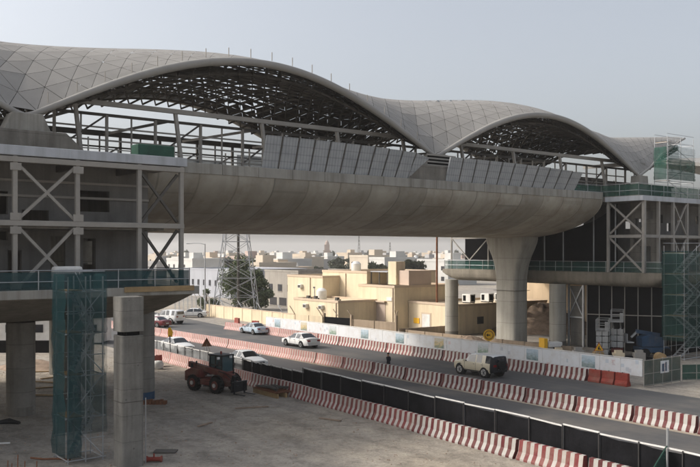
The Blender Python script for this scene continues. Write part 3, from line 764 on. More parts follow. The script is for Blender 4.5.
panel_row(-22.6,-4.4,11,'right row of grey ribbed panels leaning along the deck edge under the far arch',2.2,.5,.75)

# ------------------------------------------------------------------ free front column and scaffold towers
C0 = Thing('front_column', 'free-standing grey concrete column in the left foreground with a dark gap below its top block', 'column', ST, (-58.1,-24.7,0))
def rsq(cx,cy,h,r,z):
    ring = []
    for (sx,sy,a0) in ((1,1,0),(-1,1,90),(-1,-1,180),(1,-1,270)):
        for k in range(4):
            a = R(a0+30*k); ring.append((cx+sx*(h-r)+r*math.cos(a), cy+sy*(h-r)+r*math.sin(a), z))
    return ring
C0.part('shaft', MB().loft([rsq(-58.1,-24.7,.56,.16,z) for z in (0,2,4,6.3)]), M['column'], smooth=True, auto=40)
C0.part('gap_packer', MB().loft([rsq(-58.1,-24.7,.44,.2,z) for z in (6.3,6.5)]), M['black_sheet'])
C0.part('top_block', MB().loft([rsq(-58.1,-24.7,.58,.16,z) for z in (6.5,8.15)]), M['column'], smooth=True, auto=40)
C0.part('steel_band', MB().loft([rsq(-58.1,-24.7,.57,.16,z) for z in (3.12,3.16)]), M['dark_steel'])
C0.part('drain_pipe', MB().tube((-57.3,-24.9,0),(-57.3,-24.9,3.2),.03,6), M['lite_steel'])
def scaffold(label, x0, x1, y0, y1, lifts, lh, z0, netf, nets, stairs=True, group=None):
    T = Thing('scaffold_tower', label, 'scaffold', ST, ((x0+x1)/2,(y0+y1)/2,z0), group=group)
    H = lifts*lh
    for x in (x0,(x0+x1)/2,x1):
        for y in (y0,y1): T.part('standard', MB().tube((x,y,z0),(x,y,z0+H+.9),.035,6), M['lite_steel'])
    for k in range(lifts+1):
        z = z0+k*lh+.15
        mb = MB()
        for y in (y0,y1):
            mb.tube((x0-.15,y,z),(x1+.15,y,z),.03,6); mb.tube((x0-.1,y,z+1.0),(x1+.1,y,z+1.0),.025,6)
        for x in (x0,(x0+x1)/2,x1): mb.tube((x,y0-.1,z),(x,y1+.1,z),.03,6)
        T.part('ledger', mb, M['lite_steel'])
        if k: T.part('platform', MB().box(x0+.05,x0+.7,y0+.03,y1-.03,z+.04,z+.09), M['wood'])
    for k in range(lifts):
        za, zb = z0+k*lh+.25, z0+(k+1)*lh+.15
        if stairs:
            xa, xb = (x0+.5,x1-.3) if k%2 == 0 else (x1-.3,x0+.5)
            yy = (y0+y1)/2
            st = T.part('stair', MB().bar((xa,yy-.38,za),(xb,yy-.38,zb),.05,.18).bar((xa,yy+.38,za),(xb,yy+.38,zb),.05,.18), M['lite_steel'])
            mb = MB()
            for q in range(9):
                u = (q+.5)/9; mb.box(xa+(xb-xa)*u-.12, xa+(xb-xa)*u+.12, yy-.36, yy+.36, za+(zb-za)*u-.02, za+(zb-za)*u+.02)
            T.part('tread', mb, M['lite_steel'], parent=st)
            mb = MB().tube((xa,yy-.42,za+.95),(xb,yy-.42,zb+.95),.025,6); T.part('handrail', mb, M['lite_steel'], parent=st)
        xa, xb = (x0,x1) if k%2 else (x1,x0)
        T.part('brace', MB().tube((xa,y0-.03,za),(xb,y0-.03,zb),.028,6), M['lite_steel'])
    for (face, a0, a1, b0, b1, m) in nets:
        mb = MB(); nu, nv = 8, 14; vs = []
        for i in range(nu+1):
            for j in range(nv+1):
                u = a0+(a1-a0)*i/nu; v = b0+(b1-b0)*j/nv; w = .03*math.sin(i*1.3+j*.7)+.03*math.sin(j*2.2+i*.4)-.05*abs(math.sin(j*1.57))
                if face == 'near': vs.append((u, y0-.13+w, v))
                elif face == 'far': vs.append((u, y1+.13+w, v))
                elif face == 'left': vs.append((x0-.14+w, u, v))
                else: vs.append((x1+.14+w, u, v))
        mb.add(vs, [(i*(nv+1)+j,(i+1)*(nv+1)+j,(i+1)*(nv+1)+j+1,i*(nv+1)+j+1) for i in range(nu) for j in range(nv)])
        T.part('net', mb, M[m], smooth=True)
    return T
scaffold('teal netted scaffold stair tower beside the free-standing front column', -60.35,-58.6,-22.8,-21.2, 4, 2.05, 0.0, None,
    [('near',-60.45,-59.75,.3,9.2,'net_teal'),('left',-22.8,-21.1,.3,9.2,'net_teal'),('near',-59.75,-58.45,6.3,9.15,'net_teal_mid'),('near',-59.75,-58.45,1.4,6.28,'net_teal_thin'),('right',-22.8,-21.2,2.2,9.2,'net_teal_thin'),('far',-60.45,-58.5,1.2,9.2,'net_teal_mid')])
scaffold('tall green netted scaffold stair tower at the right edge in front of the right concourse', -.4,4.0,-20.3,-18.2, 5, 2.0, 0.0, None,
    [('near',-.6,4.2,1.2,10.4,'net_dull'),('left',-20.3,-18.1,1.8,10.3,'net_dull'),('far',-.6,4.2,2.2,10.4,'net_teal')])
scaffold('small green netted scaffold on the deck beside the right end of the wave roof', 13.2,18.8,-10.4,-8.8, 3, 2.2, 16.05, None,
    [('near',13.1,18.9,18.6,21.0,'net_green'),('left',-10.4,-8.8,18.6,22.3,'net_green'),('near',13.1,15.4,21.0,22.5,'net_green_thin'),('near',15.4,18.9,21.0,22.4,'net_green_faint')], stairs=False)
solo('boundary_wall', MB().box(9.6,26,-22,-21.6,0,9.6), M['block'], 'plain grey wall panel rising at the right edge beside the green scaffold', 'wall', ST, (17,-21.8,0))

# ================================================================== road furniture
def ru(px_u, v): return RD.w(px_u, v)
BP = [(.37,0),(.37,.09),(.19,.40),(.11,.95),(-.11,.95),(-.19,.40),(-.37,.09),(-.37,0)]
def barrier_mesh(name, m, L=4.03):
    mb = MB().prism(BP,'x',-L/2,L/2)
    # lifting slots at the foot and a joint lug at each end
    for s in (-1,1): mb.box(s*L/2-.02,s*L/2+.02,-.05,.05,.25,.8)
    return mb.mesh(name, m)
BM = {k: barrier_mesh('barrier', M[k]) for k in ('stripe_old_sunlit','stripe_mid','stripe_new')}
def row(pts, choose, labels, group):
    """concrete barriers end to end along a polyline given in road coordinates"""
    d = 0; 
    for a, b in zip(pts[:-1], pts[1:]):
        L = math.hypot(b[0]-a[0], b[1]-a[1]); n = max(1, round(L/4.04))
        for k in range(n):
            u = (k+.5)/n; x, y = a[0]+(b[0]-a[0])*u, a[1]+(b[1]-a[1])*u
            kind = choose(x)
            if kind is None: continue
            ob = bpy.data.objects.new('barrier', BM[kind]); COL.objects.link(ob)
            X, Y = RD.w(x, y+random.uniform(-.05,.05)); ob.location = (X,Y,.0)
            ob.rotation_euler = (0,0,RD.ang+math.atan2(b[1]-a[1],b[0]-a[0])+random.uniform(-.014,.014))
            setp(ob, labels[kind], 'barrier', group)
rnd = random.Random(3)
row([(-101.3,54.2),(-93,55.0),(-64,55.2),(-43.4,55.7)], lambda u: 'stripe_old_sunlit' if u < -79 else ('stripe_mid' if u < -64 or rnd.random() < .2 else 'stripe_new'),
    {'stripe_old_sunlit':'faded sunlit-pink and white barrier at the distant end of the row under the hoarding','stripe_mid':'half faded red and white barrier midway in the row under the hoarding','stripe_new':'bright red and white barrier at the near end of the row under the hoarding'}, 'barriers below the printed hoarding')
row([(-126,42.0),(-97.3,43.3),(-65.4,44.5),(-27.1,44.7),(-10,44.7)], lambda u: 'stripe_old_sunlit' if u < -63 else ('stripe_mid' if u < -55 else 'stripe_new'),
    {'stripe_old_sunlit':'faded sunlit-pink and white barrier in the far part of the row dividing the two carriageways','stripe_mid':'half faded red and white barrier near the walking man in the dividing row','stripe_new':'deep red and white barrier in the near part of the row dividing the carriageways'}, 'barriers between the carriageways')
row([(-82,33.7),(-73.2,33.6),(-29.2,32.0),(-16,31.5)], lambda u: 'stripe_old_sunlit' if u < -58 else ('stripe_mid' if u < -47 or rnd.random() < .25 else 'stripe_new'),
    {'stripe_old_sunlit':'faded sunlit-pink and white barrier in the front row behind the red telehandler','stripe_mid':'worn red and white barrier midway in the front row below the black fence','stripe_new':'bold red and white barrier at the right end of the row below the black fence'}, 'front row of barriers below the black fence')
# fences
def fence(label, pts, h, sheet, pitch=2.4, seed=1, top='white', z0=.05):
    rr = random.Random(seed); T = Thing('mesh_fence', label, 'fence', RD, (pts[0][0],pts[0][1],0))
    for a, b in zip(pts[:-1], pts[1:]):
        L = math.hypot(b[0]-a[0], b[1]-a[1]); n = max(1, round(L/pitch)); dx, dy = (b[0]-a[0])/L, (b[1]-a[1])/L
        for k in range(n):
            p = lambda s: (a[0]+dx*s, a[1]+dy*s)
            s0, s1 = k*L/n, (k+1)*L/n; h0 = h+rr.uniform(-.04,.04); drop = rr.uniform(.0,.06)
            vs = []; 
            for i in range(7):
                s = s0+.004+(s1-s0-.008)*i/6; w = .03*math.sin(i*1.1+k); x, y = p(s)
                sag = .05*math.sin(math.pi*i/6)*rr.random()
                vs += [(x-dy*w,y+dx*w,z0),(x-dy*w,y+dx*w,h0-.05-sag-drop*i/6)]
            T.part('mesh_panel', MB().add(vs, [(2*i,2*i+2,2*i+3,2*i+1) for i in range(6)]), M[sheet])
            x0,y0 = p(s0); x1,y1 = p(s1)
            T.part('top_rail', MB().bar((x0,y0,h0),(x1,y1,h+rr.uniform(-.05,.03)),.045,.07), M[top])
            T.part('post', MB().bar((x0+dy*.06,y0-dx*.06,0),(x0+dy*.06,y0-dx*.06,h+.02),.045,.045), M['fence_post'])
    return T
fence('lower fence of grey boards with pale top rail, left of the telehandler', [(-84,34.8),(-61,34.3)], 1.5, 'net_grey', 1.6, 4)
fence('shorter black mesh fence run between the grey boards and the tall black fence', [(-61,34.2),(-51.4,33.85)], 1.58, 'net_black', 1.6, 6)
fence('long black mesh fence with a white top rail above the front row of barriers', [(-51.4,33.8),(-29.2,32.9),(-16,32.3)], 1.92, 'net_black', 2.4, 5)
# far-left fence, cabin and sand seen between the left columns
T = Thing('mesh_fence', 'dark low fence seen between the columns at the left edge', 'fence', WD, (-34,86,0))
for k in range(6): T.part('mesh_panel', MB().box(-46+3.2*k,-42.85+3.2*k,86,86.05,.1,1.35), M['black_sheet'])
for k in range(7): T.part('post', MB().box(-46.05+3.2*k,-45.95+3.2*k,85.9,85.98,0,1.5), M['lite_steel'])
T = Thing('site_cabin', 'white panelled site cabin seen between the columns at the left edge', 'cabin', WD, (-36,96,0))
T.part('wall', MB().box(-46,-27.8,95,99,.15,2.9), M['white']); T.part('roof', MB().box(-46.2,-27.6,94.8,99.2,2.9,3.05), M['lite_steel'])
for k in range(6): T.part('window', MB().box(-44.5+3*k,-43.3+3*k,94.96,94.999,1.3,2.2), M['winglass'])
# hoarding
T = Thing('printed_hoarding', 'long line of white printed hoarding panels with small pictures standing behind the far barriers', 'hoarding', RD, (-66,56,0))
hp = [(-93.4,55.7),(-64,55.95),(-38.9,56.5)]
kk = 0
for a, b in zip(hp[:-1], hp[1:]):
    L = math.hypot(b[0]-a[0], b[1]-a[1]); n = round(L/2.0); dx, dy = (b[0]-a[0])/L, (b[1]-a[1])/L
    for k in range(n):
        s0, s1 = k*L/n, (k+1)*L/n
        c0 = (a[0]+dx*(s0+.01), a[1]+dy*(s0+.01)); c1 = (a[0]+dx*(s1-.01), a[1]+dy*(s1-.01))
        if kk % 3 == 1: m = M[('print_blue','print_sunset','print_green','print_blue')[kk//3 % 4]]; lab = 'hoarding panel with a small landscape picture'
        else: m = M['prints'][(kk*7+kk//3) % 4]; lab = None
        tilt = rnd.uniform(-.012,.012); h = 2.06
        if lab:
            # picture in the middle of a white panel
            q0 = (a[0]+dx*(s0+.2), a[1]+dy*(s0+.2)); q1 = (a[0]+dx*(s1-.45), a[1]+dy*(s1-.45))
            pn = T.part('printed_panel', MB().bar((*c0,1.42),(*c1,1.42+tilt),.05,1.24), M['prints'][3])
            T.part('picture', MB().bar((q0[0],q0[1]-.035,1.45),(q1[0],q1[1]-.035,1.45+tilt),.012,.95), m, parent=pn, label=lab)
        else: T.part('printed_panel', MB().bar((*c0,1.42),(*c1,1.42+tilt),.05,1.24), m)
        T.part('post', MB().bar((c0[0],c0[1]+.09,0),(c0[0],c0[1]+.09,2.1),.07,.07), M['steel'])
        kk += 1
    T.part('top_rail', MB().bar((*a,2.1),(*b,2.1),.08,.05), M['white']); T.part('bottom_rail', MB().bar((*a,.77),(*b,.77),.07,.05), M['steel'])
# solid red plastic barriers at the corner
def plastic_barrier(X, Y, ang, label, group=None):
    T = Thing('plastic_barrier', label, 'plastic barrier', WD, (X,Y,0), ang, group); T.b = (0,0,0)
    T.part('body', MB().prism([(-.28,0),(.28,0),(.28,.18),(.16,.42),(.13,1.0),(-.13,1.0),(-.16,.42),(-.28,.18)],'x',-.56,.56), M['orangeplastic'], bevel=.03)
    T.part('slot', MB().box(-.42,-.12,-.18,.18,.08,.16).box(.12,.42,-.18,.18,.08,.16), M['blackplastic'])
    T.part('cap', MB().lathe(0,0,[(.06,.99),(.06,1.04)],10), M['blackplastic'])
    return T
for k, lab in enumerate(('first solid red plastic barrier where the striped row ends','middle solid red plastic barrier below the hoarding corner','last solid red plastic barrier at the hoarding corner beside the green gate')):
    X, Y = RD.w(-42.6+1.22*k, 55.65+.05*k); plastic_barrier(X, Y, RD.ang, lab, 'solid red plastic barriers at the corner')
plastic_barrier(-17.4,76.5,1.0,'solid red plastic barrier close beside the blue banded column'); 
X,Y = RD.w(-106,58.5); plastic_barrier(X, Y, RD.ang, 'red plastic barrier on the kerb in front of the long cream wall')
X,Y = RD.w(-100,58); plastic_barrier(X, Y, RD.ang+.3, 'smaller looking red plastic barrier beside the start of the hoarding')
# green mesh gate
def mesh_run(label, a, b, h, sheet, name, cat, sign=False):
    T = Thing(name, label, cat, WD, (a[0],a[1],0)); L = math.hypot(b[0]-a[0],b[1]-a[1]); dx,dy = (b[0]-a[0])/L,(b[1]-a[1])/L; n = max(1,round(L/1.3))
    for k in range(n):
        s0,s1 = k*L/n,(k+1)*L/n; p = (a[0]+dx*s0,a[1]+dy*s0); q = (a[0]+dx*s1,a[1]+dy*s1)
        T.part('mesh_panel', MB().bar((*p,h/2+.05),(*q,h/2+.05),.02,h-.1), M[sheet])
        T.part('post', MB().tube((*p,0),(*p,h+.1),.035,6), M['steel'])
    for z in (.15,h/2,h): T.part('rail', MB().tube((*a,z),(*b,z),.025,6), M['steel'])
    T.part('post', MB().tube((*b,0),(*b,h+.1),.035,6), M['steel'])
    return T
M['gate'] = mat('dull_green_boards', (.085,.105,.09), .8, .2, 1.2, dirt=.4)
T = mesh_run('dull green gate panel with a pale notice beside the hoarding corner', (22.3,64.5), (26.2,67.4), 2.05, 'gate', 'site_gate', 'gate')
pl = T.part('notice', MB().bar((24.0,65.70,1.4),(24.9,66.37,1.4),.02,.95), M['prints'][0], label='pale notice with a blue figure')
mb = MB().bar((24.15,65.80,1.35),(24.35,65.95,1.35),.01,.6).bar((24.5,66.06,1.4),(24.62,66.15,1.4),.01,.7); mb.shift(.02,-.025,0); T.part('notice_mark', mb, M['bluepaint'], parent=pl)
T = mesh_run('low dull green mesh fence running off the right edge', (26.4,67.6), (40,69.6), 1.35, 'net_green', 'mesh_fence', 'fence')
# corner netting lower right
T = Thing('net_corner', 'green debris net slung from a grey pole in the bottom right corner', 'net', WD, (16.7,43,0))
T.part('pole', MB().tube((13.6,36.4,0),(13.6,36.4,2.75),.06,8), M['lite_steel'])
mb = MB(); vs = []
for i in range(9):
    for j in range(6):
        u = i/8; x = 11.9+(13.55-11.9)*u; y = 34.0+(36.35-34.0)*u; top = 1.25+.75*u; vs.append((x+.06*math.sin(j+i*.8), y, .0+top*j/5))
T.part('net', mb.add(vs,[(i*6+j,(i+1)*6+j,(i+1)*6+j+1,i*6+j+1) for i in range(8) for j in range(5)]), M['net_green'], smooth=True)
T.part('net_rope', MB().path([(11.9,34.0,1.25),(12.7,35.15,1.62),(13.55,36.35,2.0)],.03,6), M['tarp_green'])

# ------------------------------------------------------------------ signs
def tri_sign(label, X, Y, zb, face_away, heading, size=.95):
    T = Thing('warning_sign', label, 'road sign', WD, (X,Y,0), heading); T.b = (0,0,0)
    h = size*.87
    if face_away:
        T.part('plate', MB().prism([(-size/2,zb),(size/2,zb),(0,zb+h)],'y',-.02,.02), M['rust'])
    else:
        T.part('plate', MB().prism([(-size/2,zb),(size/2,zb),(0,zb+h)],'y',-.015,.015), M['orangeplastic'])
        T.part('face', MB().prism([(-size/2+.09,zb+.05),(size/2-.09,zb+.05),(0,zb+h-.12)],'y',-.022,-.016), M['yellow'])
        T.part('symbol', MB().box(-.09,.07,-.030,-.024,zb+.12,zb+.34).box(-.03,.05,-.030,-.024,zb+.36,zb+.46).box(.09,.2,-.03,-.024,zb+.12,zb+.22), M['blackplastic'])
    for s in (-1,1): T.part('leg', MB().bar((s*.1,.03,zb+.3),(s*.38,.25,0),.05), M['steel'])
    T.part('leg', MB().bar((0,.03,zb+.3),(0,-.35,0) if face_away else (0,.6,0),.05), M['steel'])
tri_sign('orange triangular road works sign standing behind the hoarding corner', 22.9,78.2,1.2,False,0)
tri_sign('rusty back of a triangular sign on legs between the dividing row and the telehandler', -14.5,86,.75,True,.3,1.05)
T = Thing('round_sign', 'yellow round sign with a dark arrow left of the flared pier', 'road sign', WD, (13.9,85,0)); 
T.b=(0,0,0)
def disc(r, y0, y1, z, seg=28): return MB().prism([(r*math.cos(2*math.pi*k/seg), z+r*math.sin(2*math.pi*k/seg)) for k in range(seg)],'y',y0,y1)
T.part('post', MB().tube((0,.05,0),(0,.05,1.6),.04,8), M['steel']); T.part('plate', disc(.58,-.02,.02,2.0), M['yellow']); T.part('border', disc(.45,-.028,-.021,2.0), M['rust'])
T.part('face', disc(.37,-.036,-.029,2.0), M['yellow'])
T.part('arrow', MB().box(-.2,.12,-.044,-.037,1.95,2.05).prism([(-.28,2.0),(-.1,1.84),(-.1,2.16)],'y',-.0445,-.0375), M['blackplastic'])
T = Thing('marker_board', 'small yellow marker board on a dark post above the fence left of the telehandler', 'road sign', WD, (-17.5,82.6,0)); T.b=(0,0,0)
T.part('post', MB().tube((0,0,0),(0,0,2.2),.06,8), M['blackplastic']); T.part('board', MB().prism([(-.2,2.05),(.22,2.05),(.3,2.5),(.05,3.0),(-.18,2.9)],'y',-.03,.03), M['yellow'])

# ------------------------------------------------------------------ cars
def wheel(T, x, y, r, side, w=.22):
    def ring(rad, y0, y1, seg=20): 
        return MB().prism([(x+rad*math.cos(2*math.pi*k/seg), r+rad*math.sin(2*math.pi*k/seg)) for k in range(seg)],'y',y0,y1)
    o = y+side*w/2
    ws = T.part('wheel', ring(r, y-w/2, y+w/2, 24), M['tyre'], bevel=.03)
    T.part('rim', ring(r*.64, min(o, o+side*.012), max(o, o+side*.012)), M['rimmetal'], parent=ws)
    mb = MB()
    for k in range(5):
        a = 2*math.pi*k/5; mb.bar((x,o+side*.014,r),(x+r*.6*math.cos(a),o+side*.014,r+r*.6*math.sin(a)),.02,.07,(0,1,0))
    T.part('hub', mb, M['blackplastic'], parent=ws)
SEDAN = dict(L=2.45, st=[(2.45,.36,.60,.63,.66,.5),(2.33,.26,.70,.74,.82,.68),(1.55,.22,.80,.87,.89,.76),(.98,.22,.89,.97,.91,.76),(.28,.22,.92,1.39,.91,.63),
    (-.30,.22,.93,1.45,.91,.65),(-.40,.22,.93,1.45,.91,.65),(-1.08,.22,.94,1.40,.91,.63),(-1.72,.24,.95,1.02,.90,.74),(-2.30,.30,.93,.99,.86,.72),(-2.45,.42,.70,.74,.78,.62)],
    ws=[3], rs=[7], sg=[(3,4),(4,5),(6,7),(7,8)], wr=.33, wx=(1.45,-1.42), lamp=(.62,.80))
BOXY = dict(L=2.2, st=[(2.2,.5,.85,.90,.80,.7),(2.08,.42,1.0,1.06,.90,.82),(1.5,.38,1.08,1.13,.93,.84),(.85,.38,1.12,1.18,.94,.84),(.42,.38,1.14,1.72,.94,.74),
    (-.35,.38,1.14,1.80,.94,.77),(-.47,.38,1.14,1.80,.94,.77),(-1.05,.38,1.15,1.80,.94,.77),(-1.45,.38,1.16,1.80,.94,.77),(-1.95,.40,1.16,1.78,.93,.76),(-2.12,.45,1.14,1.70,.90,.72),(-2.2,.5,1.0,1.5,.86,.70)],
    ws=[3], rs=[], sg=[(3,4),(4,5),(6,7),(8,9)], wr=.42, wx=(1.38,-1.32), lamp=(.80,1.02))
def car(label, cat, paint, X, Y, heading, spec=SEDAN, scale=1.0, roof=None, group=None, name='parked_car', spare=False, dark_rear=False, rear_glass=False, w=1.0):
    T = Thing(name, label, cat, WD, (X,Y,0), heading, group); T.b = (0,0,0); T.o.scale = (scale,)*3
    rings = []
    for (x,zb,zl,zt,wb,wt) in spec['st']:
        wb *= w; wt *= w
        half = [(0,zb),(wb*.9,zb),(wb*.985,zb+.14),(wb,(zb+zl)/2+.06),(wb*.965,zl),(wt,zt-.05),(wt*.72,zt),(0,zt+.02)]
        rings.append([(x,y,z) for y,z in half]+[(x,-y,z) for y,z in half[-2:0:-1]])
    n = len(rings[0]); body = MB(); glass = []
    vs = [p for r in rings for p in r]
    bf = []; mi = []; gl = {'windscreen':[], 'rear_window':[], 'side_window':[], 'side_window2':[]}
    for i in range(len(rings)-1):
        for k in range(n):
            f = (i*n+k, i*n+(k+1)%n, (i+1)*n+(k+1)%n, (i+1)*n+k)
            top = k in (5,6,7,8); sl = k == 4; sr = k == 9
            if top and i in spec['ws']: gl['windscreen'].append(f)
            elif top and i in spec['rs']: gl['rear_window'].append(f)
            elif sl and any(i == a for a,b in spec['sg']): gl['side_window'].append(f)
            elif sr and any(i == a for a,b in spec['sg']): gl['side_window2'].append(f)
            else: bf.append(f); mi.append(1 if (roof and k in (5,6,7,8) and 4 <= i <= 9) else (2 if dark_rear and (i >= 9 or (i>=8 and k in (4,9))) else 0))
    bf += [tuple(range(n-1,-1,-1)), tuple(range((len(rings)-1)*n, len(rings)*n))]; mi += [0, 2 if dark_rear else 0]
    body.v = vs; body.f = bf; body.mi = mi
    b = T.part('body', body, [M[paint], M[roof] if roof else M[paint], M['blackplastic']], smooth=True, auto=32)
    for nm, fs in gl.items():
        if fs:
            mb = MB(); mb.v = list(vs); mb.f = fs; mb.mi = [0]*len(fs)
            used = sorted({q for f in fs for q in f}); mp = {q:i for i,q in enumerate(used)}
            mb.v = [vs[q] for q in used]; mb.f = [tuple(mp[q] for q in f) for f in fs]
            T.part(nm.rstrip('2'), mb, M['glass'])
    fx = spec['st'][0][0]; rx = spec['st'][-1][0]; l0, l1 = spec['lamp']
    for s in (-1,1):
        for x in spec['wx']:
            r = spec['wr']; yb = .915*w
            wl = MB().prism([(x+(r+.07)*math.cos(2*math.pi*k/22), r+.02+(r+.07)*math.sin(2*math.pi*k/22)) for k in range(22)],'y',*sorted((s*.6,s*(yb+.012))))
            T.part('wheel_arch', wl, M['blackplastic'])
            wheel(T, x, s*(yb-.07), r, s)
        y = s*.58*w; T.part('headlight', MB().box(fx-.14,fx+.005,min(y-.16,y+.16),max(y-.16,y+.16),l0-.1,l0+.04), M['head'], bevel=.02)
        T.part('tail_light', MB().box(rx-.012,rx+.14,min(y-.17,y+.17),max(y-.17,y+.17),l1-.12,l1+.06), M['tail'], bevel=.02)
        zl = spec['st'][3][2]; xm = spec['st'][4][0]+.45
        T.part('mirror', MB().box(xm-.08,xm+.06,*sorted((s*.93*w,s*1.08*w)),zl+.02,zl+.16), M[paint], bevel=.03)
        for xd in (spec['st'][5][0], spec['st'][4][0]-.05):
            pass
        mb = MB()
        def prof_(x, z_up=True):
            for a_, b_ in zip(spec['st'][:-1], spec['st'][1:]):
                if b_[0] <= x <= a_[0]:
                    f_ = (a_[0]-x)/(a_[0]-b_[0]); q_ = [a_[i]+(b_[i]-a_[i])*f_ for i in range(6)]; break
            zb_, zl_, wb_ = q_[1], q_[2], q_[4]*w
            return [(x,s*(wb_*.985+.004),zb_+.14),(x,s*(wb_+.004),(zb_+zl_)/2+.06),(x,s*(wb_*.965+.004),zl_)]
        for xd in (spec['st'][4][0]+.42, spec['st'][5][0]-.05, spec['st'][7][0]-.12):
            pp = prof_(xd); T.part('door_seam', MB().path(pp,.009,5), M['blackplastic'])
        sl_ = [prof_(xx)[0] for xx in (1.0,.3,-.4,-.95)]
        T.part('sill', MB().path([(x_,y_,z_-.06) for x_,y_,z_ in sl_],.045,6), M['blackplastic'])
        T.part('door_handle', MB().box(-.28,-.12,*sorted((s*.905*w,s*.935*w)),zl-.14,zl-.11).box(-1.15,-1.0,*sorted((s*.905*w,s*.935*w)),zl-.14,zl-.11), M['blackplastic'])
    zb = spec['st'][1][1]
    T.part('bumper', MB().box(fx-.1,fx+.05,-.74*w,.74*w,zb+.02,zb+.2), M[paint] if not spare else M['blackplastic'], bevel=.04)
    T.part('bumper', MB().box(rx-.05,rx+.1,-.76*w,.76*w,zb+.04,zb+.24), M[paint] if not spare else M['blackplastic'], bevel=.04)
    T.part('number_plate', MB().box(rx-.062,rx-.045,-.24,.24,zb+.26,zb+.38), M['plate'])
    T.part('grille', MB().box(fx-.02,fx+.012,-.4,.4,zb+.24,zb+.40), M['blackplastic'])
    if spare:
        mb = MB().tube((rx-.04,0,1.02),(rx-.30,0,1.02),.38,22); T.part('spare_wheel', mb, M['tyre'])
    if spare or rear_glass: T.part('rear_window', MB().box(rx-.012,rx+.03,-.58*w,.58*w,1.28,1.62) if spec is BOXY else MB().box(0,0.01,0,.01,1,1.01), M['glass'])
    return T
for nm, c in (('silver',(.50,.51,.52)),('pearl',(.70,.70,.69)),('beige',(.62,.55,.40)),('skyblue',(.42,.50,.57)),('red_car',(.16,.012,.018))): M[nm] = carpaint(nm+'_car_paint', c)
hd = math.atan2(-RD.x[1], -RD.x[0])          # driving away to the left
hn = RD.ang
car('silver white saloon car driving away in the far lane between the barrier rows','car','pearl',-5.4,92.9,hd,scale=1.06,name='driving_car')
car('cream off-roader with a black rear and spare wheel driving along the far lane','off-roader','beige',10.9,71.2,hd,BOXY,1.04,roof='pearl',spare=True,dark_rear=True,name='driving_car')
car('pale blue hatchback car driving away near the start of the hoarding','car','skyblue',-12.2,107.4,hd,scale=.97,name='driving_car')
car('white saloon car in the near lane partly hidden behind the black fence','car','pearl',-9.3,76.6,hn,scale=1.0,name='driving_car')
car('white saloon car in the near lane beside the left column, behind the marker board','car','pearl',-17.9,88.3,hn,scale=1.0,name='driving_car')
car('white estate off-roader driving off at the far left behind a red car','off-roader','pearl',-26.2,122.5,hd+.35,BOXY,1.12,dark_rear=False,rear_glass=True,name='driving_car',w=1.0)
car('dark red car right behind the white off-roader, cut off by the column','car','red_car',-26.9,117.4,hd+.3,scale=1.0,name='driving_car')
car('white saloon car parked far off beside the wire fence posts','car','pearl',-24.9,134.2,hd+.9,scale=1.0)

# ------------------------------------------------------------------ telehandler
T = Thing('telehandler', 'dusty dark red telehandler with glazed cab and big tyres parked by the front barriers', 'telehandler', WD, (-10.1,63.3,0), math.atan2(-.63,.78)); T.b=(0,0,0)
T.part('chassis', MB().prism([(-2.1,.55),(1.9,.5),(2.0,.85),(1.2,1.05),(-1.9,1.05),(-2.2,.8)],'y',-.55,.55), M['redpaint'], bevel=.04)
T.part('engine_cover', MB().prism([(-2.15,1.0),(-.45,1.0),(-.5,1.62),(-1.5,1.68),(-2.1,1.45)],'y',-1.0,-.28), M['redpaint'], bevel=.06)
T.part('counterweight', MB().box(-2.5,-2.1,-.75,.75,.6,1.35), M['redpaint'], bevel=.06)
T.part('exhaust', MB().tube((-1.3,-.6,1.6),(-1.3,-.6,2.15),.06,8), M['blackplastic'])
T.part('air_filter', MB().tube((-1.75,-.6,1.6),(-1.75,-.6,1.95),.14,10), M['blackplastic'])
for sx in (-1.22,1.22):
    for sy in (-1,1):
        r, wd = .6, .42; y = sy*.88
        def rg(rad,y0,y1,seg=26,bump=0): return MB().prism([(sx+(rad+(bump if k%2 else 0))*math.cos(2*math.pi*k/seg), r+(rad+(bump if k%2 else 0))*math.sin(2*math.pi*k/seg)) for k in range(seg)],'y',y0,y1)
        wq = T.part('wheel', rg(r-.03,y-wd/2,y+wd/2,36,.045), M['tyre']); o = y+sy*wd/2
        T.part('rim', rg(.33,*sorted((o,o+sy*.02))), M['redpaint'], parent=wq); T.part('hub', rg(.15,*sorted((o+sy*.021,o+sy*.09))), M['rimmetal'], parent=wq)
        T.part('mudguard', MB().path([(sx+.72*math.cos(R(a)), y, r+.72*math.sin(R(a))) for a in range(25,160,15)],.05,6), M['blackplastic'])
cab = T.part('cab_frame', MB(), M['blackplastic'])
mb = MB(); cx0,cx1,cy0,cy1 = -.35,1.05,-.2,.95
P4 = [(cx0,cy0),(cx1,cy0),(cx1,cy1),(cx0,cy1)]
for (x,y) in P4: mb.bar((x,y,1.0),(x*.92+.05,y,2.6),.08)
mb.box(cx0-.05,cx1+.02,cy0-.05,cy1+.05,2.6,2.7)
T.part('cab_posts', mb, M['blackplastic'], bevel=.01)
T.part('cab_glass', MB().box(cx0+.03,cx1-.05,cy0+.03,cy1-.03,1.45,2.58), M['cabglass'] if 'cabglass' in M else glassmat('cab_glass',(.05,.09,.10)))
T.part('cab_base', MB().box(cx0,cx1,cy0,cy1,.9,1.44), M['redpaint'], bevel=.03)
T.part('cab_door_frame', MB().bar((.35,-.24,1.4),(.35,-.18,2.6),.07).bar((-.3,-.235,1.95),(1.0,-.215,1.95),.05), M['blackplastic'])
T.part('step', MB().box(-.1,.6,-1.02,-.62,.42,.5).box(-.05,.55,-.95,-.62,.78,.84), M['blackplastic'])
T.part('fuel_tank', MB().box(-.55,.55,-.95,-.56,.5,.95), M['redpaint'], bevel=.06)
for y in (-.62,.62): T.part('work_light', MB().box(1.06,1.16,y-.1,y+.1,2.45,2.62), M['head'])
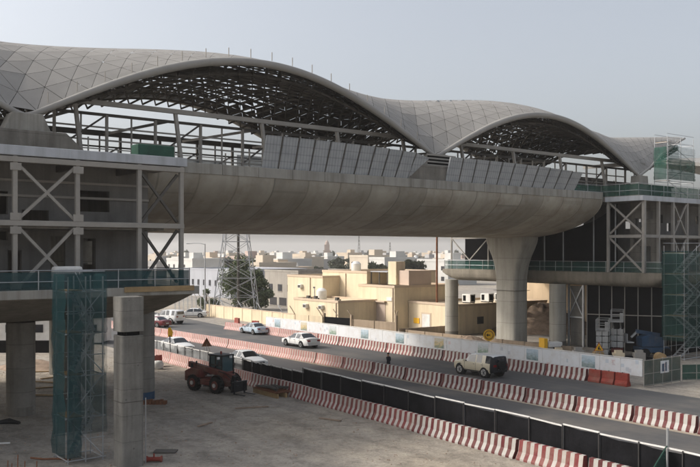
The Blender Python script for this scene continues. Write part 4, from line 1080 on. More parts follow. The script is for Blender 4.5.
T.part('mirror', MB().box(1.1,1.16,-.62,-.42,1.95,2.3), M['blackplastic'])
T.part('boom_extension', MB().bar((2.2,-.45,1.33),(2.75,-.45,1.18),.26,.3), M['blackplastic'])
T.part('hose', MB().path([(1.2,-.68,1.6),(1.9,-.7,1.5),(2.5,-.68,1.2),(2.8,-.6,.8)],.03,6), M['blackplastic'])
T.part('beacon', MB().tube((.3,.4,2.7),(.3,.4,2.9),.07,8), M['orangeplastic'])
T.part('boom', MB().bar((-2.2,-.02-.45,1.85),(2.5,-.45,1.25),.36,.42), M['redpaint'], bevel=.03)
T.part('boom_head', MB().bar((2.4,-.45,1.25),(2.85,-.45,.55),.30,.34), M['blackplastic'], bevel=.03)
T.part('lift_ram', MB().tube((-.9,-.45,.95),(.9,-.45,1.3),.08,8), M['rimmetal'])
T.part('carriage', MB().box(2.85,2.95,-1.0,.5,.25,.95).box(2.80,2.98,-1.0,.5,.88,.98), M['blackplastic'])
for y in (-.8,.2): T.part('fork', MB().box(2.96,4.05,y-.06,y+.06,.1,.15).box(2.96,3.02,y-.06,y+.06,.15,.9), M['blackplastic'])

# ------------------------------------------------------------------ people
def person(label, X, Y, heading, shirt, trousers, stride=.3, z=0, hat=None, height=1.74):
    T = Thing('person', label, 'person', WD, (X,Y,z), heading); T.b=(0,0,0)
    V = []; E = []; RR = []
    def v(p, r, par=None):
        V.append(p); RR.append(r)
        if par is not None: E.append((par, len(V)-1))
        return len(V)-1
    pel = v((0,0,.94),(.15,.11)); ab = v((.01,0,1.12),(.14,.10),pel); ch = v((.02,0,1.32),(.165,.11),ab); nk = v((.02,0,1.48),(.06,.06),ch)
    hd0 = v((.03,0,1.57),(.075,.085),nk); hd1 = v((.035,0,1.66),(.08,.095),hd0); v((.03,0,1.735),(.055,.065),hd1); v((.115,0,1.6),(.018,.022),hd0)
    for s in (-1,1):
        sh = v((.01,s*.19,1.42),(.06,.06),ch); el = v((-.06-s*stride*.25,s*.24,1.15),(.045,.045),sh); wr_ = v((.05-s*stride*.6,s*.25,.93),(.03,.03),el)
        pm = v((.07-s*stride*.65,s*.245,.86),(.035,.022),wr_)
        for k in range(4): 
            k0 = v((.085-s*stride*.65+.018*(k-1.5),s*.245,.815-.004*abs(k-1.5)),(.010,.010),pm); v((.095-s*stride*.65+.018*(k-1.5),s*.235,.775+.008*abs(k-1)),(.008,.008),k0)
        th = v((.105-s*stride*.65,s*.225,.845),(.011,.011),pm); v((.125-s*stride*.65,s*.215,.82),(.009,.009),th)
        hp = v((0,s*.095,.88),(.095,.095),pel); kn = v((.04+s*stride*.5,s*.1,.49),(.065,.065),hp); an = v((-.02+s*stride,s*.1,.09),(.042,.042),kn); v((.14+s*stride,s*.11,.045),(.042,.036),an)
    me = bpy.data.meshes.new('person_rig'); me.from_pydata(V, E, [])
    ob = bpy.data.objects.new('rig', me); COL.objects.link(ob)
    ob.modifiers.new('sk','SKIN'); ss = ob.modifiers.new('ss','SUBSURF'); ss.levels = 2; ss.render_levels = 2
    for i, d in enumerate(me.skin_vertices[0].data): d.radius = RR[i]; d.use_root = (i == 0)
    dg = bpy.context.evaluated_depsgraph_get(); em = bpy.data.meshes.new_from_object(ob.evaluated_get(dg)); bpy.data.objects.remove(ob)
    em.materials.clear()
    for m in (M['skin'], shirt, trousers, M['blackplastic']): em.materials.append(m)
    for p in em.polygons:
        c = p.center
        p.material_index = 3 if c.z < .09 else (0 if (c.z > 1.47 or (abs(c.y) > .185 and c.z < .91 and c.z > .7)) else (1 if (c.z > .92 or abs(c.y) > .19) else 2)); p.use_smooth = True
    b = bpy.data.objects.new('body', em); COL.objects.link(b); b.parent = T.o
    h = T.part('hair' if not hat else 'hard_hat', MB().lathe(.02,0,[(.1,1.68),(.105,1.72),(.085,1.77),(.04,1.80)],14), hat or M['hair'], smooth=True)
    T.part('eye', MB().lathe(.115,.03,[(.008,1.655),(.008,1.668)],6), M['blackplastic']); T.part('eye', MB().lathe(.115,-.03,[(.008,1.655),(.008,1.668)],6), M['blackplastic'])
    return T
person('man in dark clothes walking along behind the dividing row of barriers', 3.25,71.9,math.atan2(-RD.x[1],-RD.x[0]), mat('navy_shirt',(.012,.013,.02),.8), mat('dark_trousers',(.015,.015,.017),.8), .32)

# ------------------------------------------------------------------ site things behind the hoarding
def px(x, y, Y): return ((x-350)*Y/850, Y, 10.3-(y-252)*Y/850)
def lift(label, X, Y, hd_, base_m, hgt, group):
    T = Thing('scissor_lift', label, 'scissor lift', WD, (X,Y,0), hd_, group); T.b=(0,0,0)
    T.part('chassis', MB().box(-1.2,1.2,-.55,.55,.3,.85), M[base_m], bevel=.04)
    for sx in (-.85,.85):
        for sy in (-.5,.5): T.part('wheel', MB().tube((sx,sy-.12,.3),(sx,sy+.12,.3),.3,16), M['tyre'])
    n = 4
    for k in range(n):
        z0 = .9+(hgt-.9)*k/n; z1 = .9+(hgt-.9)*(k+1)/n
        for sy in (-.35,.35):
            T.part('scissor_arm', MB().bar((-1.0,sy,z0),(1.0,sy,z1),.07,.12), M['grey_machine']); T.part('scissor_arm', MB().bar((1.0,sy+.08,z0),(-1.0,sy+.08,z1),.07,.12), M['grey_machine'])
    T.part('deck_panel', MB().box(-1.3,1.3,-.6,.6,hgt,hgt+.12), M['grey_machine'])
    mb = MB()
    for sx in (-1.28,-.4,.4,1.28):
        for sy in (-.58,.58): mb.bar((sx,sy,hgt+.1),(sx,sy,hgt+1.15),.05)
    for z in (.6,1.12):
        for sy in (-.58,.58): mb.bar((-1.28,sy,hgt+z),(1.28,sy,hgt+z),.05)
        for sx in (-1.28,1.28): mb.bar((sx,-.58,hgt+z),(sx,.58,hgt+z),.05)
    T.part('guard_rail', mb, M['grey_machine'])
    for z in (0,1,2): T.part('end_panel', MB().box(-1.3,-1.22,-.56,-.03,.95+.62*z,1.5+.62*z), M['grey_machine']); T.part('end_panel', MB().box(-1.3,-1.22,.03,.56,.95+.62*z,1.5+.62*z), M['grey_machine'])
    for z in (0,1,2): T.part('side_panel', MB().box(-1.1,1.1,-.66,-.62,.95+.62*z,1.45+.62*z), M['grey_machine'])
    T.part('control_box', MB().box(-1.2,-.7,-.55,-.25,hgt+.12,hgt+.9), M['grey_machine'])
    return T
lift('left white scissor lift raised in front of the black sheeting', 24.9,83.6,1.2,'grey_machine',2.6,'white scissor lifts')
lift('right taller white scissor lift on a red chassis', 26.6,84.6,1.25,'redpaint',3.4,'white scissor lifts')
T = Thing('boom_lift', 'blue boom lift parked in the shade right of the white scissor lifts', 'boom lift', WD, (29.8,84.0,0), .1); T.b=(0,0,0)
T.part('chassis', MB().box(-1.5,1.5,-.9,.9,.45,.95), M['bluepaint'], bevel=.05)
for sx in (-1.1,1.1):
    for sy in (-.9,.9): T.part('wheel', MB().tube((sx,sy-.18,.45),(sx,sy+.18,.45),.45,18), M['tyre'])
T.part('turret', MB().prism([(-1.3,1.0),(1.0,1.0),(.9,1.9),(-.4,2.2),(-1.3,1.9)],'y',-.7,.7), M['bluepaint'], bevel=.06)
T.part('boom', MB().bar((.8,0,2.1),(-1.6,0,2.5),.3,.35), M['bluepaint']); T.part('boom', MB().bar((-1.5,0,2.45),(-2.1,0,1.9),.18), M['lite_steel'])
T.part('basket', MB().box(-2.8,-2.1,-.7,.7,1.4,1.5).box(-2.8,-2.75,-.7,.7,1.5,2.3), M['lite_steel'])
T = Thing('site_roller', 'small yellow site machine with a pale hood between the two pale columns', 'site machine', WD, (19.8,85.5,0), .3); T.b=(0,0,0)
T.part('drum', MB().tube((-.5,0,.45),(.5,0,.45),.45,20), M['steel']); T.part('hood', MB().box(-.1,1.5,-.5,.5,.75,1.25), M['white'], bevel=.08)
T.part('frame', MB().box(-.6,-.2,-.55,.55,.5,1.65), M['yellow'], bevel=.05); T.part('wheel', MB().tube((1.2,-.4,.4),(1.2,.4,.4),.4,18), M['tyre'])
# sand heap and ramp between the columns
def heap(label, X, Y, rx, ry, h, m='rubble', seed=1, name='sand_heap'):
    rr = random.Random(seed); mb = MB(); nu, nr = 22, 7; vs = [(X,Y,h)]
    for r in range(1,nr+1):
        for k in range(nu):
            a = 2*math.pi*k/nu; q = r/nr; f = 1+rr.uniform(-.12,.12)
            vs.append((X+rx*q*f*math.cos(a), Y+ry*q*f*math.sin(a), max(-.03,h*(1-q)**1.1*(1+rr.uniform(-.15,.15)) if r < nr else -.03)))
    fs = [(0,1+k,1+(k+1)%nu) for k in range(nu)]+[(1+(r-1)*nu+k,1+r*nu+k,1+r*nu+(k+1)%nu,1+(r-1)*nu+(k+1)%nu) for r in range(1,nr) for k in range(nu)]
    return solo(name, mb.add(vs,fs), M[m], label, 'heap', WD, (X,Y,0), smooth=True)
heap('reddish earth heap between the flared pier and the next column', 25.5,113,9,8,3.6,'rubble',2)
heap('long low sandy heap behind the hoarding near the pier', 13,92,4.5,3,1.3,'rubble',3)
heap('low rubble heap under the left concourse beyond the column', -28,76,4,2.5,.7,'rubble',4)
for k in range(5):
    a = px(531+2.2*k,340,106); b = px(545+3.5*k,312,112)
    solo('timber_plank', MB().bar(a,b,.3,.12), M['wood' if k%2 else 'steel'], 'long plank leaning up the earth heap between the columns', 'plank', WD, a, group='planks on the earth heap')
solo('dark_sheeting_roll', MB().path([(21.5,81.5,.25),(24,80.5,.28),(27,79.6,.25),(29,79.2,.22)],[.25,.32,.3,.2],10), M['black_sheet'], 'heaped black sheeting lying along the inside of the hoarding', 'sheeting', WD, (25,80,0), smooth=True)
for k in range(7):
    X = 18.5+1.7*k; Y = 83-1.2*k*.6
    solo('cable_drum' if k%3==0 else 'block_stack', (MB().tube((X,Y-.4,.5),(X,Y+.4,.5),.5,18) if k%3==0 else MB().box(X-.5,X+.5,Y-.35,Y+.35,0,.7+.1*(k%3)).box(X-.35,X+.3,Y-.3,Y+.2,.7+.1*(k%3),.95+.1*(k%3))), M[('wood','cream','steel')[k%3]],
        ['wooden cable drum behind the hoarding nearest the flared pier','pale block stack second behind the hoarding right of the pier','steel fittings stack third behind the hoarding','cable drum beside the orange triangular sign','pale block stack right of the orange triangular sign','steel fittings stack before the access platforms','cable drum nearest the green gate'][k], 'site materials', WD, (X,Y,0))

# ------------------------------------------------------------------ ground clutter in front
def gp(x, y): Y = 850*10.3/(y-252); return ((x-350)*Y/850, Y)
T = Thing('rebar_mat', 'dark stack of steel mesh and timber lying beside the front barriers right of the telehandler', 'steel stack', WD, (-5.5,61.5,0), RD.ang); T.b=(0,0,0)
mb = MB()
for k in range(12): mb.bar((-1.6,-.8+.14*k,.35),(1.6,-.8+.14*k,.35),.04)
for k in range(14): mb.bar((-1.6+.24*k,-.85,.40),(-1.6+.24*k,.8,.40),.04)
T.part('mesh', mb, M['rust'])
for y in (-.7,0,.7): T.part('bearer', MB().box(-1.7,1.7,y-.06,y+.06,0,.3), M['wood'])
mb = MB(); rr = random.Random(9)
for k in range(18): mb.bar((-1.5+rr.random()*.8,-.8+rr.random()*1.6,.46+.02*k/3),(.6+rr.random(),-.8+rr.random()*1.6,.5+.03*k/3),.05)
T.part('loose_bars', mb, M['dark_steel'])
def clutter(name, label, cat, mb, m, p, group=None, bevel=0): return solo(name, mb, M[m], label, cat, WD, (p[0],p[1],0), group, bevel=bevel)
for k, (x,y,l,a) in enumerate([(44,372,2.6,.2),(48,383,2.4,-.1),(46,388,2.2,.5),(40,396,2.8,.05),(52,378,2,.9)]):
    p = gp(x,y); d = (math.cos(a)*l/2, math.sin(a)*l/2); clutter('timber_plank','loose timber plank on the sand behind the left edge column','plank', MB().bar((p[0]-d[0],p[1]-d[1],.06+.05*(k%2)),(p[0]+d[0],p[1]+d[1],.05),.25,.07), 'wood', p, 'planks on the sand at the left')
p = gp(152,404); mb = MB()
for k in range(16): mb.box(p[0]-.9+.24*(k%8),p[0]-.70+.24*(k%8),p[1]-.25+.3*(k//8),p[1]-.03+.3*(k//8),0,.22+.04*(k%3))
clutter('brick_pile','small pile of red blocks at the foot of the blue banded column','bricks', mb,'rust', p)
p = gp(154,462)
T = Thing('red_valve','red steel valve lying on the ground beside the front column','valve', WD,(p[0],p[1],0)); T.b=(0,0,0)
T.part('body', MB().tube((-.35,0,.14),(.35,.05,.14),.11,12), M['orangeplastic']); T.part('flange', MB().tube((-.38,0,.14),(-.32,0,.14),.17,12).tube((.32,.05,.14),(.38,.05,.14),.17,12), M['orangeplastic']); T.part('stem', MB().tube((0,0,.2),(0,0,.42),.04,8), M['orangeplastic'])
p = gp(165,452); clutter('steel_grate','flat dark steel grate lying on the ground right of the front column','grate', MB().box(p[0]-.55,p[0]+.6,p[1]-.35,p[1]+.35,.01,.07), 'dark_steel', p)
for k, (x,h) in enumerate([(7,1.0),(11,.8),(17,1.25),(24,.9),(31,.7),(36,.9)]):
    Y = 36.5+.3*(k%2); X = (x-350)*Y/850
    solo('rebar_pin', MB().tube((X,Y,0),(X+.04,Y,h+.35),.022,6), M['rust'], 'upright rusty rebar pin in the bottom left corner', 'rebar', WD, (X,Y,0), 'rebar pins in the bottom left corner')
p = gp(3,445); clutter('pale_pipe','short pale pipe lying on the ground at the left edge','pipe', MB().tube((p[0]-.8,p[1],.06),(p[0]+.3,p[1]+.2,.06),.05,8), 'white', p)
p = gp(40,459); clutter('red_hose','dark red hose trailing on the ground by the teal scaffold','hose', MB().path([(p[0]-.5,p[1]+.1,.04),(p[0]+.2,p[1]-.2,.05),(p[0]+.9,p[1]-.1,.04),(p[0]+1.6,p[1]-.3,.04)],.05,6), 'rust', p)
for k, (x,y,l,a,lab) in enumerate([(252,408,2.2,.3,'short grey plank lying on the open ground right of the blue banded column'),(330,420,1.6,-.6,'short grey plank lying near the middle of the front barriers'),(205,425,1.3,1.1,'stub of grey plank on the open ground beyond the steel grate')]):
    q = gp(x,y); d = (math.cos(a)*l/2, math.sin(a)*l/2); clutter('timber_plank', lab,'plank', MB().bar((q[0]-d[0],q[1]-d[1],.05),(q[0]+d[0],q[1]+d[1],.05),.18,.06), 'rubble', q)
p = gp(8,424); clutter('plastic_sheet','crumpled dark sheet on the ground beside the left edge column','sheet', MB().path([(p[0]-.6,p[1],.08),(p[0],p[1]+.2,.12),(p[0]+.7,p[1],.06)],[.12,.2,.1],8), 'blackplastic', p)
p = gp(158,369); 
T = Thing('white_sack','white bag of sand by the front barriers near the blue banded column','sack', WD, (p[0],p[1],0)); T.b=(0,0,0)
T.part('bag', MB().loft([[(.5*c*math.cos(2*math.pi*k/14),.4*c*math.sin(2*math.pi*k/14),z) for k in range(14)] for c,z in ((.8,0),(1,.15),(1,.5),(.75,.7),(.3,.74))]), M['white'], smooth=True)
# small stones scattered on the dusty ground
mb = MB(); rr = random.Random(21)
for k in range(4200):
    a = rr.uniform(-80,-20); b = rr.uniform(2,31.3); X, Y = RD.w(a, b); s = rr.uniform(.012,.05)*(1.6 if rr.random()<.06 else 1)
    if Y < 30: continue
    q = [(X+s*math.cos(2*math.pi*i/5+k)*rr.uniform(.7,1.2), Y+s*math.sin(2*math.pi*i/5+k)*rr.uniform(.7,1.2)) for i in range(5)]
    mb.loft([[(x,y,-.01) for x,y in q],[((x+X)/2,(y+Y)/2,s*.8) for x,y in q]])
solo('gravel', mb, M['rubble'], None, None, kind='stuff')

# ------------------------------------------------------------------ compound beyond the road
def wallrun(label, a, b, h, m, th=.2, name='boundary_wall', arms=False, arm_m='lite_steel', coping=None):
    T = Thing(name, label, 'wall', RD, (a[0],a[1],0)); L = math.hypot(b[0]-a[0],b[1]-a[1])
    T.part('panel', MB().bar((*a,h/2),(*b,h/2),th,h), M[m])
    if coping: T.part('coping', MB().bar((*a,h+.04),(*b,h+.04),th+.08,.08), M[coping])
    n = max(1, round(L/3.1))
    for k in range(n+1):
        x = a[0]+(b[0]-a[0])*k/n; y = a[1]+(b[1]-a[1])*k/n
        T.part('pilaster', MB().box(x-.14,x+.14,y-th/2-.05,y+th/2+.05,0,h+.02), M[m])
        if arms and k%2 == 0: T.part('wire_arm', MB().bar((x,y,h),(x-.25,y-.2,h+.5),.09).bar((x-.25,y-.2,h+.5),(x-.9,y-.3,h+1.15),.09), M[arm_m])
    return T
wallrun('long low cream wall with slanting wire arms along the far side of the road', (-123.6,62.8), (-97,62.3), 1.85, 'cream', arms=True, coping='cream_trim')
wallrun('cream wall stretch in front of the low cream block', (-96.8,62.3), (-91.6,63.2), 1.85, 'cream', arms=True, arm_m='brownwall')
T = wallrun('brown block wall right of the black gate', (-86.8,64.6), (-79.6,65.8), 1.75, 'brownwall')
T.part('corner_post', MB().bar((-79.5,65.7,0),(-79.5,65.7,2.6),.3).bar((-79.5,65.7,2.5),(-79.1,65.6,3.2),.1).bar((-79.5,65.7,2.5),(-79.9,65.8,3.2),.1), M['brownwall'])
wallrun('low brown wall running back beside the cream annex', (-79.2,66.2), (-78.8,92), 1.0, 'brownwall')
wallrun('low brown wall behind the hoarding left of the flared pier', (-78.5,66.6), (-55,68), .9, 'brownwall')
T = Thing('compound_gate','black sheet gate between the cream wall and the brown wall','gate', RD, (-89,64,0))
T.part('leaf', MB().bar((-91.4,63.4,.95),(-89.2,63.9,.95),.08,1.8), M['black_sheet']); T.part('leaf', MB().bar((-89.15,63.9,.95),(-87,64.5,.95),.08,1.8), M['black_sheet'])
for a in ((-91.5,63.4),(-86.95,64.5)): T.part('post', MB().bar((*a,0),(*a,2.3),.3), M['brownwall'])
for a in ((-91.4,63.4),(-89.2,63.9),(-86.9,64.5)): T.part('wire_arm', MB().bar((*a,2.1),(a[0]-.7,a[1]-.2,2.9),.08), M['brownwall'])
def block(label, u0,u1,v0,v1,z0,h, m, trim='cream_trim', name='low_building', cat='building', parapet=True, windows=(), extra=None):
    T = Thing(name, label, cat, RD, ((u0+u1)/2,(v0+v1)/2,z0))
    T.part('wall', MB().box(u0,u1,v0,v1,z0,h-.3 if parapet else h), M[m])
    if parapet:
        th = .2
        T.part('parapet', MB().box(u0-.06,u1+.06,v0-.06,v0+th,h-.3,h).box(u0-.06,u1+.06,v1-th,v1+.06,h-.3,h).box(u0-.06,u0+th,v0+th,v1-th,h-.3,h).box(u1-th,u1+.06,v0+th,v1-th,h-.3,h), M[trim])
    for (a,b,zA,zB) in windows:
        f = T.part('window', MB().box(a,b,v0-.05,v0-.003,zA,zB), M['winglass']); T.part('sill', MB().box(a-.06,b+.06,v0-.1,v0-.003,zA-.1,zA-.005), M[trim], parent=f)
    return T
T = block('low flat cream block nearest the wall with dark odds and ends on its roof', -101.3,-90.6,65,71.5,0,3.9,'cream')
block('tall cream block at the left of the cream compound', -110.9,-101.4,70,80,0,6.85,'cream')
block('tallest broad cream block in the middle of the compound', -105.8,-94.8,73,86,0,7.6,'cream')
T = block('cream front block with a recessed pinkish door on its road side', -94.7,-86.8,71.45,83,0,5.85,'cream')
T.part('roll_door', MB().box(-92.6,-88.7,71.38,71.44,.2,3.5), M['pinkish']); T.part('door_hood', MB().box(-93.4,-88.5,71.05,71.45,3.55,3.75), M['cream_trim'])
T.part('wall_lamp', MB().box(-88.4,-87.3,71.35,71.44,3.8,4.3), M['white'])
T = block('cream annex with a pale door and yellow notice, air units on its roof', -86.7,-76.9,73.8,90,0,3.8,'cream')
T.part('door', MB().box(-83.9,-82.4,73.72,73.79,.1,2.2), M['white']); T.part('door_frame', MB().box(-84.1,-82.2,73.76,73.795,.05,2.4), M['cream_trim']); T.part('notice', MB().box(-85.6,-84.5,73.72,73.79,.9,1.6), M['yellow'], label='yellow notice board')
T.part('window', MB().box(-76.89,-76.84,76.8,77.9,1.2,2.1), M['winglass'])
block('long tan block behind the annex, partly hidden by the pale columns', -86,-56,91,101,0,6.4,'tan')
block('pinkish roof block on the cream compound', -89.0,-86.9,74,78,5.85,7.8,'pinkish',parapet=False)
block('slim cream stair tower on the roof of the compound', -90.8,-89.1,73.6,75.2,5.85,9.0,'cream',parapet=False)
T = Thing('roof_shelter','dark open roof shelter between the tall cream block and the stair tower','shelter', RD,(-92,76,5.85))
T.part('roof', MB().box(-94.7,-90.9,73.5,80,7.5,7.62), M['lite_steel']); T.part('back_wall', MB().box(-94.7,-90.9,79.6,79.8,5.85,7.5), M['black_sheet'])
for u in (-94.6,-92.8,-91): T.part('post', MB().box(u-.06,u+.06,73.6,73.72,5.85,7.5), M['dark_steel'])
def ac_unit(u, v, z, lab, m='white'):
    T = Thing('air_unit', lab, 'air conditioner', RD, (u,v,z), group='air units on the roofs')
    T.part('case', MB().box(u-.75,u+.75,v-.45,v+.45,z+.15,z+1.15), M[m], bevel=.03)
    T.part('fan_grille', MB().box(u-.55,u-.05,v-.47,v-.452,z+.3,z+1.0), M['black_sheet']); T.part('side_grille', MB().box(u+.752,u+.765,v-.3,v+.3,z+.3,z+1.0), M['black_sheet'])
    T.part('foot', MB().box(u-.7,u+.7,v-.4,v-.3,z,z+.15).box(u-.7,u+.7,v+.3,v+.4,z,z+.15), M['dark_steel'])
for (u,v,lab) in ((-77.9,76.3,'first white air unit on the annex roof beside the slim column'),(-77.9,79.6,'second white air unit in the middle of the annex roof'),(-77.7,82.0,'third white air unit in the row on the annex roof'),(-77.9,85.4,'last white air unit on the annex roof beside the flared pier')): ac_unit(u,v,3.8,lab)
for k, (u,v,z,lab) in enumerate([(-99.5,68.5,3.6,'white water tank on the low cream block'),(-104,78,7.3,'white water tank on the tallest cream block'),(-80,87.5,3.8,'white water tank at the back of the annex roof')]):
    solo('water_tank', MB().lathe(u,v,[(.7,z),(.75,z+.1),(.75,z+1.2),(.4,z+1.55),(.15,z+1.6)],16), M['white'], lab, 'water tank', RD, (u,v,z), smooth=True, auto=40)
for k, (u,v,h,lab) in enumerate([(-104.6,69.93,6.5,'rain pipe down the tall left cream block'),(-99.8,72.93,7.2,'rain pipe down the tallest cream block'),(-91.0,64.93,3.6,'rain pipe at the right end of the low cream block'),(-87.1,71.37,5.5,'rain pipe at the corner of the cream front block')]):
    solo('rain_pipe', MB().tube((u,v,0),(u,v,h),.07,8), M['cream_trim'], lab, 'pipe', RD, (u,v,0))
for k, (u,v,z,lab) in enumerate([(-98,64.75,2.6,'small window air unit left on the low cream block'),(-94.2,64.75,2.6,'small window air unit right on the low cream block'),(-107,69.75,4.9,'small window air unit high on the tall left cream block'),(-102,72.75,5.2,'small window air unit high on the tallest cream block')]):
    T = Thing('air_unit', lab, 'air conditioner', RD, (u,v,z)); T.part('case', MB().box(u-.4,u+.4,v-.22,v+.245,z,z+.55), M['white'], bevel=.03); T.part('grille', MB().box(u-.32,u+.32,v-.235,v-.221,z+.08,z+.46), M['dark_steel'])
for k, (u,v) in enumerate([(-98.5,65.6),(-97,65.8),(-92.2,66)]): solo('roof_junk', MB().box(u-.25,u+.25,v-.2,v+.2,3.6,4.25).box(u+.3,u+.6,v-.1,v+.2,3.6,4.0), M['dark_steel'], ['dark roof unit at the left on the low cream block','second dark roof unit on the low cream block','dark roof unit at the right end of the low cream block'][k], 'roof unit', RD, (u,v,3.6))
# thin brown pole, lamp posts
T = Thing('brown_pole','thin rusty brown pole standing in the compound left of the slim column','pole', WD, (11.5,112.5,0)); T.b=(0,0,0)
T.part('shaft', MB().tube((0,0,0),(0,0,13.2),.16,8,.13), M['rust']); T.part('base_plate', MB().box(-.35,.35,-.35,.35,0,.06), M['rust'])
def lamp_post(label, X, Y, h, arm, head=True, r=.09):
    T = Thing('lamp_post', label, 'lamp post', WD, (X,Y,0)); T.b=(0,0,0)
    T.part('pole', MB().tube((0,0,0),(0,0,h),r*1.4,8,r), M['lite_steel']); T.part('base', MB().box(-.25,.25,-.25,.25,0,.25), M['concrete'])
    if arm:
        T.part('arm', MB().path([(0,0,h-.1),(arm*.3,0,h+.08),(arm*.7,0,h+.1),(arm,0,h+.05)],.06,6), M['lite_steel']); T.part('lamp_head', MB().box(arm-.55 if arm<0 else arm,arm if arm<0 else arm+.55,-.15,.15,h-.04,h+.1), M['lite_steel'], bevel=.03)
    else: T.part('lamp_head', MB().box(-.2,.1,-.15,.15,h,h+.2), M['lite_steel'])
lamp_post('tall grey lamp post with one arm to the left beside the lattice pylon', -23.2,136,11.6,-2.4)
lamp_post('short thin lamp post in front of the low cream block', -4.9,117.5,5.3,0,r=.06)
# wire fence posts at the far left
for k in range(9):
    X = -29+.75*k*1.1; Y = 141-.7*k
    T = Thing('fence_post','pale wire fence post with a bent top near the parked white car','fence post', WD, (X,Y,0), group='wire fence posts beyond the road'); T.b=(0,0,0)
    T.part('post', MB().bar((0,0,0),(0,0,3.0),.16), M['white']); T.part('bent_top', MB().bar((0,0,2.95),(-.4,-.2,3.7),.13), M['white'])
# pylon
T = Thing('lattice_pylon','grey steel lattice pylon standing beyond the cream wall in front of the trees','pylon', WD, (-18.7,140,0)); T.b=(0,0,0)
def half(z): return 3.5-.125*z if z < 12 else 2.0-.07*(z-12)
levels = [0,3,6,9,12,14.5,17,19.5,22]
for sx in (-1,1):
    for sy in (-1,1):
        mb = MB()
        for z0,z1 in zip(levels[:-1],levels[1:]): mb.bar((sx*half(z0),sy*half(z0),z0),(sx*half(z1),sy*half(z1),z1),.12)
        T.part('leg', mb, M['lite_steel'])
for (ax) in (0,1):
    for s in (-1,1):
        mb = MB()
        for z0,z1 in zip(levels[:-1],levels[1:]):
            h0,h1 = half(z0),half(z1)
            def Q(a,z,h): return (a*h,s*h,z) if ax == 0 else (s*h,a*h,z)
            mb.bar(Q(-1,z0,h0),Q(1,z1,h1),.08); mb.bar(Q(1,z0,h0),Q(-1,z1,h1),.075); mb.bar(Q(-1,z1,h1),Q(1,z1,h1),.08)
        T.part('lattice', mb, M['lite_steel'])
T.part('riser_pipe', MB().tube((.3,0,0),(.3,0,21),.22,8), M['dark_steel'])
# trees
def tree(label, X, Y, h, rad, n, leaf='leaf', seed=1, trunk=.35, low=.15, name='leafy_tree', group=None, ls=.32):
    rr = random.Random(seed); T = Thing(name, label, 'tree', WD, (X,Y,0), 0, group); T.b=(0,0,0)
    mb = MB().path([(0,0,0),(.1,.05,h*.2),(-.05,.1,h*.45),(.05,0,h*.75)],[trunk,trunk*.8,trunk*.55,trunk*.2],8)
    cl = []
    for k in range(max(7,int(n/110))):
        a = rr.uniform(0,2*math.pi); q = rr.random()**.6; z = h*(low+(1-low)*rr.random()); wz = math.sin(math.pi*min(1,max(.12,(z/h-low+.12)/(1.1-low))))
        c = (rad*q*wz*math.cos(a), rad*q*wz*math.sin(a), z*.93); cl.append((c, rad*rr.uniform(.22,.42)))
        if k < 10: mb.path([(0,0,c[2]*.55),(c[0]*.5,c[1]*.5,c[2]*.8),c],[trunk*.35,trunk*.2,.03],5)
    T.part('trunk', mb, M['bark'], smooth=True)
    lb = MB()
    for k in range(n):
        c, r = cl[k%len(cl)]; d = Vector((rr.gauss(0,1),rr.gauss(0,1),rr.gauss(0,.8))); d = d.normalized()*r*rr.random()**.4
        p = Vector(c)+d; s = ls*rr.uniform(.5,1.2); u = Vector((rr.gauss(0,1),rr.gauss(0,1),rr.gauss(0,1))).normalized(); w = u.orthogonal().normalized()
        if p.z < .2: continue
        lb.add([p-u*s, p+w*s*.45, p+u*s, p-w*s*.45], [(0,1,2,3)])
    T.part('crown', lb, M[leaf]); return T
tree('tall dark leafy tree directly behind the lattice pylon', -19.6,152,9.4,3.9,5200,seed=3)
tree('rounded dark leafy tree right of the lattice pylon', -16.4,151,7.0,2.7,3600,seed=5)
tree('low dark bush left of the pylon foot', -25,148,3.6,2.2,1200,seed=8,low=.05)
